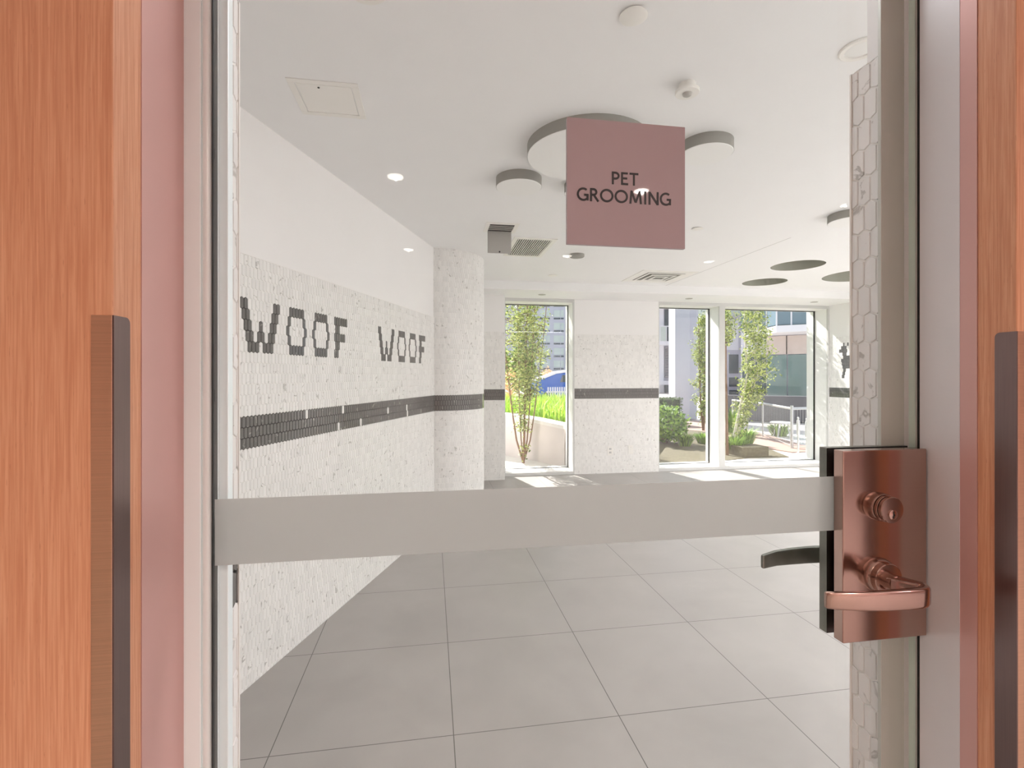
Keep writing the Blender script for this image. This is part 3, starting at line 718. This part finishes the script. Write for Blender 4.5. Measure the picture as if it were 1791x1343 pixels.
# ------------------------------------------------------------------ outdoors: ground
MB().box(-14, 60, 6.5, 140, -0.30, -0.02).build('ground', M['concrete'], kind='structure')
def poly(name, pts, z, mt, th=0.02, kind='structure'):
    return MB().prism(pts[::-1] if sum((pts[i][0]*pts[(i+1) % len(pts)][1]-pts[(i+1) % len(pts)][0]*pts[i][1]) for i in range(len(pts))) < 0 else pts, z-th, z).build(name, mt, kind=kind)
poly('ground_paving', [(-3, 6.5), (7, 6.5), (9.5, 7.6), (9, 9.5), (-3, 9.5)], 0.0, M['paving'])
poly('ground_mulch', [(2.2, 6.95), fl(1243, 812), fl(1275, 805), fl(1312, 801), fl(1380, 800), fl(1345, 786), fl(1300, 780), fl(1243, 757), fl(1200, 752), fl(1140, 757)], 0.012, M['mulch'])
poly('ground_path', [fl(1120, 757), fl(1200, 752), fl(1243, 757), fl(1300, 780), fl(1345, 786), fl(1385, 792), fl(1440, 790), fl(1330, 758), fl(1255, 742), fl(1215, 736), fl(1120, 738)], 0.016, M['brickpath'])

# curved retaining wall in front of the narrow window
cw_pts = [(-0.9, 9.3), (0.0, 8.75), (0.6, 8.28), (1.155, 7.69), (1.46, 7.22), (1.732, 6.72), (1.80, 6.56)]
def offs(pts, d):
    out = []
    for i, p in enumerate(pts):
        a = Vector(pts[max(0, i-1)]); b = Vector(pts[min(len(pts)-1, i+1)]); t = (b-a).normalized(); out.append((p[0]+t.y*-d, p[1]+t.x*d))
    return out
cw_out = offs(cw_pts, 0.22)
t = empty('retaining_wall', (1.155, 7.69, 0), 'curved pale concrete retaining wall holding the long grass', 'wall')
m = MB(); ring = cw_pts+cw_out[::-1]
ztop = [0.70, 0.68, 0.665, 0.652, 0.62, 0.58, 0.575]
n = len(cw_pts)
v = [(x, y, 0) for x, y in cw_pts]+[(x, y, z-0.05) for (x, y), z in zip(cw_pts, ztop)]+[(x, y, z-0.05) for (x, y), z in zip(cw_out, ztop)]+[(x, y, 0) for x, y in cw_out]
f = []
for i in range(n-1):
    for k in range(4): f.append((k*n+i, k*n+i+1, ((k+1) % 4)*n+i+1, ((k+1) % 4)*n+i))
f += [(0, n, 2*n, 3*n), (n-1, 4*n-1, 3*n-1, 2*n-1)]
m.add(v, f); o = m.build('wall_body', M['concrete'], t); o.location = (-1.155, -7.69, 0)
m = MB(); a_ = offs(cw_pts, -0.015); b_ = offs(cw_pts, 0.235)
v = [(x, y, z-0.05) for (x, y), z in zip(a_, ztop)]+[(x, y, z) for (x, y), z in zip(a_, ztop)]+[(x, y, z) for (x, y), z in zip(b_, ztop)]+[(x, y, z-0.05) for (x, y), z in zip(b_, ztop)]
m.add(v, f); o = m.build('coping', M['paving'], t); o.location = (-1.155, -7.69, 0)
# soil terrace behind it
m = MB(); sp = cw_out; m.prism([(2.6, 6.62), (6.0, 12.0), (1.0, 13.0), (-1.0, 12.0)]+[tuple(q) for q in cw_out], -0.02, 0.50)
m.build('ground_terrace', M['mulch'], kind='structure')

# ------------------------------------------------------------------ plants
def leafmesh(name, pts, size, mt, parent, droop=0.0, aspect=0.6):
    v = []; f = []; col = []
    for p in pts:
        s = size*random.uniform(0.6, 1.25)
        a = random.uniform(0, 2*PI); e = random.uniform(-0.9, 0.6)
        d = Vector((math.cos(a)*math.cos(e), math.sin(a)*math.cos(e), math.sin(e)-droop)).normalized()
        u = d.cross(Vector((random.uniform(-1, 1), random.uniform(-1, 1), random.uniform(-1, 1)))).normalized()*s*aspect*0.5
        p = Vector(p); i = len(v); nn = d.cross(u).normalized()*s*0.10
        v += [p, p+d*s*0.45+u+nn, p+d*s, p+d*s*0.45-u+nn]; f += [(i, i+1, i+2), (i, i+2, i+3)]
        r = random.random(); col += [r, r, r, 1]*6
    me = bpy.data.meshes.new(name); me.from_pydata([tuple(q) for q in v], [], f); me.materials.append(mt)
    ca = me.color_attributes.new('rnd', 'FLOAT_COLOR', 'CORNER'); ca.data.foreach_set('color', col)
    o = bpy.data.objects.new(name, me); C.objects.link(o); o.parent = parent; return o
def tree(x, y, stems, height, prof, n, size, bark, lab, nm='slender_tree', lean=(0, 0), seed=1):
    """stems: (dx, dy at top, radius); prof: (height fraction, radius) of the leafy column"""
    random.seed(seed); t = empty(nm, (x, y, 0), lab, 'tree', 'slim trees outside the windows')
    lines = []
    for dx, dy, r in stems:
        pts = []; w = random.uniform(0, 6)
        for k in range(9):
            q = k/8; e = q**0.6
            lq = min(1.0, q*2.0); pts.append((dx*e+lean[0]*lq+0.02*math.sin(w+q*5)*q, dy*e+lean[1]*lq+0.02*math.cos(w+q*4)*q, height*q*0.97))
        MB().tube(pts, [r*(1-0.8*k/8)+0.002 for k in range(9)], 8).build('trunk', bark, t); lines.append(pts)
    br = MB(); P = []
    def radius(q):
        for (a, ra), (b, rb) in zip(prof, prof[1:]):
            if a <= q <= b: return ra+(rb-ra)*(q-a)/(b-a)
        return 0.0
    def cen(q):
        lq = min(1.0, q*2.0); return lean[0]*lq, lean[1]*lq
    nb = max(40, n//40)
    for i in range(nb):
        for _ in range(30):
            q = random.random()
            if random.random()*max(p[1] for p in prof) < radius(q): break
        L = random.choice(lines); k = min(7, int(q*0.97*8)); fr_ = q*0.97*8-k
        b0 = Vector(L[k]).lerp(Vector(L[k+1]), min(1, max(0, fr_)))
        a = random.uniform(0, 2*PI); rr_ = radius(q)*math.sqrt(random.random()); cx_, cy_ = cen(q)
        e = Vector((cx_+rr_*math.cos(a), cy_+rr_*math.sin(a), q*height+rr_*0.35)); s = b0.copy()
        mid = s.lerp(e, 0.5)+Vector((0, 0, -0.02))
        br.tube([s, mid, e], [0.005, 0.003, 0.0015], 4)
        for j in range(n//nb):
            g = s.lerp(e, random.uniform(0.35, 1.08)); P.append((g.x+random.gauss(0, 0.035), g.y+random.gauss(0, 0.035), g.z+random.gauss(0, 0.05)))
    br.build('branches', bark, t, fix=False)
    leafmesh('foliage', P, size, M['leaf'], t, 0.25)
tree(1.31, 6.98, [(-0.38, 0.0, 0.012), (0.03, 0.03, 0.017), (0.16, -0.02, 0.010), (0.34, 0.02, 0.009), (-0.12, 0.05, 0.008)], 2.75,
     [(0, 0.0), (0.15, 0.03), (0.30, 0.11), (0.40, 0.28), (0.6, 0.37), (0.85, 0.34), (1, 0.10)], 6500, 0.042, M['bark'], 'multi-stemmed leafy tree on the pavement outside the narrow window', lean=(0.02, 0), seed=3)
x, y = dp(1230, 11.2)
tree(x, y, [(0.05, 0.0, 0.03), (-0.1, 0.05, 0.02)], 2.65, [(0, 0.0), (0.10, 0.10), (0.25, 0.22), (0.55, 0.30), (0.72, 0.30), (0.9, 0.18), (1, 0.04)], 3600, 0.055, M['bark'],
     'leafy column of a tree beside the mullion in the left pane of the wide window', seed=5)
x, y = dp(1272, 7.75)
tree(x, y, [(0.0, 0.05, 0.022), (0.03, 0.1, 0.012)], 2.6, [(0, 0.0), (0.60, 0.01), (0.72, 0.12), (0.86, 0.20), (1, 0.14)], 1400, 0.045, M['bark'],
     'brown-stemmed tree with bare lower trunk just right of the mullion', seed=8)
x, y = dp(1281, 8.1)
e0 = dp(1323, 8.1); lx, ly = e0[0]-x, e0[1]-y
tree(x, y, [(-0.20, 0.05, 0.024), (0.04, 0.0, 0.010), (-0.05, 0, 0.008)], 2.6, [(0, 0.0), (0.08, 0.04), (0.2, 0.12), (0.34, 0.24), (0.5, 0.33), (0.7, 0.27), (0.9, 0.22), (1, 0.12)], 5000, 0.046, M['palebark'],
     'pale-barked bushy tree leaning right in the middle of the wide window', lean=(lx, ly), seed=11)

def bush(x, y, z0, rx, rz, n, size, mt, lab, nm='shrub', cat='shrub', grp=None, seed=1, box=False, stems=True):
    random.seed(seed); t = empty(nm, (x, y, z0), lab, cat, grp); P = []
    for _ in range(n):
        if box:
            ax_ = random.choice((0, 1, 2)); q = [random.uniform(-1, 1) for _ in range(3)]; q[ax_] = random.choice((-1, 1))*random.uniform(0.86, 1.0)
            P.append((q[0]*rx, q[1]*rx*0.6, rz*0.5+q[2]*rz*0.5))
        else:
            d = Vector((random.gauss(0, 1), random.gauss(0, 1), random.gauss(0, 1))).normalized()*random.uniform(0.55, 1)
            lump = 1+0.16*math.sin(d.x*7+seed)*math.cos(d.z*6)
            P.append((d.x*rx*lump, d.y*rx*lump, rz*0.55+d.z*rz*0.5*lump))
    if stems:
        s = MB()
        for k in range(7):
            a = 2*PI*k/7; s.tube([(0.02*math.cos(a), 0.02*math.sin(a), 0), (rx*0.5*math.cos(a), rx*0.5*math.sin(a), rz*0.6)], [0.008, 0.003], 5)
        s.build('stems', M['bark'], t, fix=False)
    if box: MB().box(-rx*0.86, rx*0.86, -rx*0.52, rx*0.52, 0, rz*0.93).build('dense_core', M['leafd'], t)
    leafmesh('foliage', P, size, mt, t, 0.1, 0.7)
x, y = fl(1164, 776); bush(x, y, 0, 0.42, 0.72, 1500, 0.075, M['leafb'], 'bright green leafy shrub at the left edge of the wide window', seed=4)
x, y = dp(1160, 12.6); bush(x, y, 0, 0.40, 0.70, 2600, 0.05, M['leafd'], 'dark clipped box-shaped hedge behind the bright shrub', 'hedge', 'hedge', seed=6, box=True, stems=False)
def tuft(x, y, z, h, r, n, lab, grp, seed=1, mt='grass', nm='grass_clump'):
    random.seed(seed); v = []; f = []; col = []
    for _ in range(n):
        a = random.uniform(0, 2*PI); q = math.sqrt(random.random())*r*0.5; bx, by = q*math.cos(a), q*math.sin(a)
        hh = h*random.uniform(0.6, 1.05); out = r*random.uniform(0.2, 1.0); w = 0.006+0.004*random.random()
        tx, ty = bx+out*math.cos(a), by+out*math.sin(a); i = len(v); px, py = -math.sin(a)*w, math.cos(a)*w
        mx, my = bx+out*0.35*math.cos(a), by+out*0.35*math.sin(a)
        v += [(bx-px, by-py, 0), (bx+px, by+py, 0), (mx+px, my+py, hh*0.65), (mx-px, my-py, hh*0.65), (tx, ty, hh*random.uniform(0.8, 1.0))]
        f += [(i, i+1, i+2, i+3), (i+3, i+2, i+4)]; c = random.random(); col += [c, c, c, 1]*7
    me = bpy.data.meshes.new(nm); me.from_pydata(v, [], f); me.materials.append(M[mt]); ca = me.color_attributes.new('rnd', 'FLOAT_COLOR', 'CORNER'); ca.data.foreach_set('color', col)
    o = bpy.data.objects.new(nm, me); C.objects.link(o); o.location = (x, y, z); tag(o, lab, 'grass', grp); return o
def long_grass():
    random.seed(77); v = []; f = []; col = []
    cnt = 0
    while cnt < 5200:
        X, Y = random.uniform(0.2, 3.2), random.uniform(6.8, 10.6)
        p = Vector((X, Y)); inside = False
        for (a, b) in zip(cw_out, cw_out[1:]):
            A, B = Vector(a), Vector(b); t_ = (B-A); u = (p-A).dot(t_)/t_.dot(t_)
            if 0 <= u <= 1:
                nrm = Vector((-t_.y, t_.x)).normalized(); dd = (p-A).dot(nrm)
                if dd > 0.10: inside = True
                break
        else: inside = Y > 9.2 or X > 2.2
        if not inside: continue
        cnt += 1; h = 0.36*random.uniform(0.6, 1.1)+0.02*(Y-7); a = random.uniform(0, 2*PI); o_ = random.uniform(0.03, 0.20); w = 0.008
        px, py = -math.sin(a)*w, math.cos(a)*w; i = len(v); ca, sa = math.cos(a), math.sin(a)
        v += [(X-px, Y-py, 0.49), (X+px, Y+py, 0.49), (X+ca*o_*0.35+px, Y+sa*o_*0.35+py, 0.49+h*0.65), (X+ca*o_*0.35-px, Y+sa*o_*0.35-py, 0.49+h*0.65), (X+ca*o_, Y+sa*o_, 0.49+h*0.95)]
        f += [(i, i+1, i+2, i+3), (i+3, i+2, i+4)]; c = random.random(); col += [c, c, c, 1]*7
    me = bpy.data.meshes.new('long_grass'); me.from_pydata(v, [], f); me.materials.append(M['grass']); ca_ = me.color_attributes.new('rnd', 'FLOAT_COLOR', 'CORNER'); ca_.data.foreach_set('color', col)
    o = bpy.data.objects.new('long_grass', me); C.objects.link(o); tag(o, 'lime-green long grass growing behind the curved concrete wall', 'grass', kind='stuff')
long_grass()
glab = ['low grass clump under the bright shrub beside the mulch', 'low grass clump at the foot of the leafy tree column', 'grass clump at the foot of the pale-barked tree', 'arching grass clump right of the mullion in the mulch bed']
for i, (px, py, h, rr_) in enumerate(((1198, 781, 0.24, 0.20), (1230, 776, 0.22, 0.20), (1303, 780, 0.36, 0.24), (1286, 794, 0.34, 0.24))):
    x, y = fl(px, py); tuft(x, y, 0.012, h, rr_, 260, glab[i], 'grass clumps in the mulch bed', seed=40+i, mt='leafb')
x, y = fl(1390, 770); tuft(x+0.2, y+0.7, 0, 0.30, 0.3, 200, 'low weeds behind the corner post of the steel railing', None, seed=50, mt='leafb')
x, y = fl(1330, 765); tuft(x-0.1, y+0.8, 0, 0.6, 0.25, 160, 'tall thin weeds behind the middle of the steel railing', None, seed=51, mt='leafb')

# ------------------------------------------------------------------ outdoors: street furniture
x, y = 0, 0
t = empty('railing', (*fl(1385, 785), 0), 'low galvanised steel railing with wire mesh beside the brick path', 'railing')
ox, oy = t.location.x, t.location.y
R_ = [fl(1281, 752), fl(1306, 758), fl(1334, 765), fl(1385, 785), (fl(1385, 785)[0]+1.6, fl(1385, 785)[1]+0.25)]
R_ = [(a-ox, b-oy) for a, b in R_]; RH = 0.70
for i, (a, b) in enumerate(R_[:4]): MB().tube([(a, b, 0), (a, b, RH+(0.04 if i == 3 else 0))], 0.026 if i == 3 else 0.016, 10).build('post', M['steel'], t)
MB().tube([(a, b, RH-0.01) for a, b in R_], 0.022, 8).build('top_rail', M['steel'], t)
m = MB()
for (a, b), (c, d) in zip(R_, R_[1:]):
    L = math.hypot(c-a, d-b); n = int(L/0.06)
    for i in range(1, n): q = i/n; xx, yy = a+(c-a)*q, b+(d-b)*q; m.tube([(xx, yy, 0.06), (xx, yy, RH-0.02)], 0.0025, 4)
m.tube([(a, b, 0.06) for a, b in R_], 0.006, 6); m.build('wire_mesh', M['steel'], t, fix=False)
for (px, py), lb in zip(((1396, 795), (1411, 799)), ('slim steel bollard standing on the white paving in front of the railing', 'slim steel bollard next to the white brick pier')):
    x, y = fl(px, py); o = MB().lathe([(0.022, 0), (0.022, 0.03), (0.015, 0.035), (0.015, 0.30), (0.024, 0.31), (0.026, 0.46), (0.022, 0.54), (0.012, 0.56), (0.018, 0.58), (0.010, 0.60)], (0, 0, 0), n=20).build('bollard', M['steel'])
    o.location = (x, y, 0); tag(o, lb, 'bollard', 'slim bollards outside')
x, y = fl(1367, 764); t = empty('outdoor_table', (x, y, 0), 'round white outdoor table behind the steel railing', 'table')
MB().lathe([(0.20, 0.275), (0.21, 0.285), (0.21, 0.30), (0.20, 0.305)], (0, 0, 0), n=40).build('tabletop', M['bwhite'], t)
for a in range(4):
    c, s = math.cos(a*PI/2+0.5), math.sin(a*PI/2+0.5); MB().tube([(0.16*c, 0.16*s, 0), (0.12*c, 0.12*s, 0.28)], 0.010, 8).build('leg', M['bwhite'], t)
x, y = fl(1327, 800); t = MB().box(-0.28, 0.17, 0, 0.35, 0, 0.16).build('planter_block', M['mulch']); t.location = (x, y, 0); tag(t, 'low earth-coloured planter block at the foot of the pale-barked tree', 'planter')
x0, y0 = dp(1255, 14.2); x1, y1 = dp(1440, 13.0)
o = MB().prism([(x0, y0), (x1, y1), (x1+0.1, y1+0.3), (x0+0.1, y0+0.3)], 0, 0.70).build('planter_wall', M['charcoal']); tag(o, 'long low charcoal wall behind the railing and table', 'wall')
o = MB().box(5.60, 5.95, 6.505, 6.64, 0, 3.2).build('brick_pier', M['whitebrick']); tag(o, 'narrow white brick pier just outside the wide window', 'pier')
# picket fence, car, orange shrub beyond the grass
x0, y0 = dp(958, 14.5); t = empty('picket_fence', (x0, y0, -0.02), 'short white picket fence in front of the blue van', 'fence')
for k in range(14): MB().box(k*0.07, k*0.07+0.035, 0, 0.02, 0.3, 0.94).build('picket', M['bwhite'], t)
MB().box(-0.03, 1.0, 0.02, 0.05, 0.77, 0.82).build('rail', M['bwhite'], t)
MB().box(-0.5, 1.4, 0.05, 0.12, 0, 0.72).build('base_board', M['bluebase'], t)
def car():
    x0, y0 = dp(928, 21.0); t = empty('parked_van', (x0, y0, -0.02), 'blue van with a white roof parked beyond the long grass', 'van', rz=-0.15)
    prof = [(0.0, 0.32), (0.0, 0.85), (0.12, 1.02), (0.55, 1.14), (1.10, 1.36), (1.7, 1.44), (4.3, 1.44), (4.4, 0.35)]
    n = len(prof); v = [(x, 0, z) for x, z in prof]+[(x, 1.7, z) for x, z in prof]
    MB().add(v, [tuple(range(n)), tuple(range(2*n-1, n-1, -1))]+[(i, i+n, (i+1) % n+n, (i+1) % n) for i in range(n)]).build('van_body', M['carblue'], t, bevel=0.04)
    MB().add([(1.25, -0.01, 1.0), (1.35, -0.01, 1.30), (1.9, -0.01, 1.32), (1.9, -0.01, 1.0), (1.25, 0.01, 1.0), (1.35, 0.01, 1.30), (1.9, 0.01, 1.32), (1.9, 0.01, 1.0)], [(0, 1, 2, 3), (7, 6, 5, 4), (0, 4, 5, 1), (1, 5, 6, 2), (2, 6, 7, 3), (3, 7, 4, 0)]).build('side_window', M['bdark'], t)
    rp = prof[2:7]; m = len(rp)
    v = [(x, -0.03, z+0.00) for x, z in rp]+[(x, -0.03, z+0.10) for x, z in rp]+[(x, 1.73, z+0.10) for x, z in rp]+[(x, 1.73, z) for x, z in rp]; f = []
    for i in range(m-1):
        for k in range(4): f.append((k*m+i, k*m+i+1, ((k+1) % 4)*m+i+1, ((k+1) % 4)*m+i))
    f += [(0, m, 2*m, 3*m), (m-1, 4*m-1, 3*m-1, 2*m-1)]
    MB().add(v, f).build('white_roof', M['bwhite'], t)
    for wx in (0.8, 3.5): MB().lathe([(0.31, -0.02), (0.31, 0.2)], (wx, 0, 0.31), 'y', 32).build('wheel', M['rubber'], t)
car()
for i, px in enumerate((893, 958)):
    x, y = dp(px, 24.0+4*i); bush(x, y, 0, 0.36, 1.5+0.15*i, 600, 0.12, M['orange'], ['orange-leaved shrub seen through the tree in the narrow window', 'orange-leaved shrub above the blue van'][i], 'orange_shrub', 'shrub', None, seed=20+i)
for i, px in enumerate((880, 905, 925)):
    x, y = dp(px, 32.0+2.0*i); bush(x, y, 0, 0.38, 3.2, 900, 0.3, M['leafb'], ['tall green shrub far left beyond the narrow window', 'tall green shrub far behind the tree in the narrow window', 'tall green shrub left of the blue van'][i], 'tall_shrub', 'shrub', None, seed=30+i)

# ------------------------------------------------------------------ outdoors: buildings
def tower():
    D = 110.0; x0, y0 = dp(800, D); x1, y1 = dp(1020, D)
    t = empty('office_tower', (x0, y0, 0), 'pale blue-grey tower with a grid of green windows, far beyond the narrow window', 'building', rz=math.atan2(y1-y0, x1-x0))
    W = math.hypot(x1-x0, y1-y0)
    MB().box(0, W, 0, 10, 0, 34).build('tower_wall', M['bwall'], t)
    fh = 22.0*D/FPX; z = hz(649, D)-fh*1; bay = 24.3*D/FPX; off = (968.5-800)/220*W
    while off > bay: off -= bay
    nx = int((W-off)/bay)
    for j in range(8):
        zz = z+fh*j
        for i in range(nx+1):
            xa = off+i*bay; xb = min(W, xa+bay*0.72)
            if xb-xa < 0.5: continue
            p = MB(); p.box(xa, xb, -0.05, 0.02, zz+fh*0.30, zz+fh*0.84, 0); p.box(xa, xb, -0.06, 0.02, zz+fh*0.12, zz+fh*0.24, 1)
            p.box(xa+(xb-xa)*0.66, xa+(xb-xa)*0.70, -0.12, 0.02, zz+fh*0.12, zz+fh*0.92, 2)
            p.build('tower_window', [M['bpale'], M['bdark'], M['bwall']], t)
tower()
def block_left():
    D = 36.0; x0, y0 = dp(1120, D); x1, y1 = dp(1196, D)
    t = empty('balcony_building', (x0, y0, 0), 'white building with stacked balconies and louvres in the left pane', 'building', rz=math.atan2(y1-y0, x1-x0)); W = math.hypot(x1-x0, y1-y0)
    s = W/76.0
    X = lambda px: (px-1120)*s
    MB().box(0, W, 0.5, 6, 0, 9).build('building_wall', M['bwall'], t)
    MB().box(0, X(1163), 0.30, 0.5, 0, 9).build('building_return', M['bwhite'], t)
    for zt in (hz(666, D), hz(597, D), hz(532, D), hz(465, D)): MB().box(0, X(1181), -0.3, 0.5, zt-0.28, zt).build('balcony_slab', M['bwhite'], t)
    zt = hz(597, D)
    for px in (1152, 1163, 1173, 1180): MB().box(X(px), X(px)+0.05, -0.28, -0.23, zt, zt+1.08).build('baluster', M['bwhite'], t)
    MB().box(X(1120), X(1164), -0.26, -0.24, zt, zt+1.05).build('balustrade_panel', M['bpale'], t)
    MB().box(X(1120), X(1181), -0.28, -0.22, zt+1.05, zt+1.11).build('handrail', M['bwhite'], t)
    p = MB(); p.box(X(1166), X(1183), 0.42, 0.5, zt, zt+2.4); p.build('balcony_door', M['bdark'], t)
    lv = MB(); za, zb = hz(660, D), hz(606, D)
    for k in range(20): z_ = za+(zb-za)*k/20; lv.add([(X(1166), 0.25, z_), (X(1183), 0.25, z_), (X(1183), 0.45, z_+0.09), (X(1166), 0.45, z_+0.09), (X(1166), 0.27, z_-0.04), (X(1183), 0.27, z_-0.04), (X(1183), 0.47, z_+0.05), (X(1166), 0.47, z_+0.05)], [(0, 1, 2, 3), (7, 6, 5, 4), (0, 4, 5, 1), (3, 2, 6, 7), (0, 3, 7, 4), (1, 5, 6, 2)])
    lv.box(X(1166), X(1183), 0.47, 0.5, za, zb); lv.build('louvre_panel', M['louvre'], t)
    MB().box(X(1166), X(1183), 0.42, 0.5, 0, hz(672, D)).build('lower_window', M['bdark'], t)
block_left()
x0, y0 = dp(1181, 13.9); x1, y1 = dp(1206, 13.9)
t = empty('concrete_column', (x0, y0, 0), 'tall smooth pale concrete column beside the balcony building', 'column', rz=math.atan2(y1-y0, x1-x0)+0.05)
MB().box(0, 0.42, 0, 0.5, 0, 6).build('shaft', M['bwall'], t, bevel=0.01)
MB().box(0.45, 0.78, 0.35, 0.8, 0, 6).build('rear_shaft', M['bwall'], t, bevel=0.01)
def block_mid():
    D = 30.0; x0, y0 = dp(1206, D); x1, y1 = dp(1306, D)
    t = empty('glazed_building', (x0, y0, 0), 'grey-white building with teal windows behind the slender trees', 'building', rz=math.atan2(y1-y0, x1-x0)); W = math.hypot(x1-x0, y1-y0); s = W/100
    MB().box(0, W, 0, 4, 0, 9).build('building_wall', M['bwall'], t)
    def win(pa, pb, ya, yb, m_): MB().box((pa-1206)*s, (pb-1206)*s, -0.05, 0.05, hz(yb, D), hz(ya, D)).build('building_window', m_, t)
    win(1221, 1250, 500, 570, M['bpale']); win(1275, 1291, 620, 653, M['bdark']); win(1275, 1291, 660, 676, M['bdark']); win(1275, 1291, 682, 700, M['bdark'])
    win(1262, 1291, 560, 612, M['bwhite']); win(1262, 1294, 500, 552, M['bpale'])
block_mid()
def block_right():
    D = 27.0; xa, ya = dp(1296, D); xb, yb = dp(1490, 24.0)
    t = empty('glass_fronted_building', (xa, ya, 0), 'building with a glass-railed balcony over a green glass ground floor', 'building', rz=math.atan2(yb-ya, xb-xa)); W = math.hypot(xb-xa, yb-ya); s = W/194
    X = lambda px: (px-1296)*s
    MB().box(0, W, 0, 5, 0, 9).build('building_wall', M['bwall'], t)
    MB().box(X(1345), W, -0.06, 0, hz(620, 26), hz(588, 26)).build('beige_panel', M['beige'], t)
    for a in (1381,): MB().box(X(a), X(a)+0.04, -0.08, -0.05, hz(620, 26), hz(588, 26)).build('panel_joint', M['dark'], t)
    e = [1298, 1345, 1383, 1420, 1460]
    for a, b in zip(e, e[1:]): MB().box(X(a)+0.03, X(b)-0.03, -0.08, 0, 0.1, hz(621, 26)).build('glass_panel', M['bglass'] if a > 1300 else M['bdark'], t)
    zt = hz(573, 25)
    MB().prism([(X(1325), 0), (X(1330), -0.2), (X(1376), -2.2), (W, -1.9), (W, 0)], zt-0.32, zt).build('balcony_slab', M['bwhite'], t)
    rp = [(X(1331), -0.25), (X(1353), -1.2), (X(1376), -2.1), (X(1400), -2.0), (X(1425), -1.9), (X(1460), -1.85)]
    for i, ((a, b), (c, d)) in enumerate(zip(rp, rp[1:])):
        MB().prism([(a, b), (c, d), (c, d+0.03), (a, b+0.03)], zt+0.05, zt+1.0).build('balustrade_panel', M['balglass'], t)
        MB().tube([(a, b, zt), (a, b, zt+1.08)], 0.04, 6).build('baluster', M['bwhite'], t)
    MB().tube([(a, b, zt+1.08) for a, b in rp], 0.045, 6).build('handrail', M['bwhite'], t)
    MB().box(X(1296), W, -0.02, 0.02, zt+0.02, zt+2.6).build('balcony_glazing', M['bglass'], t)
block_right()
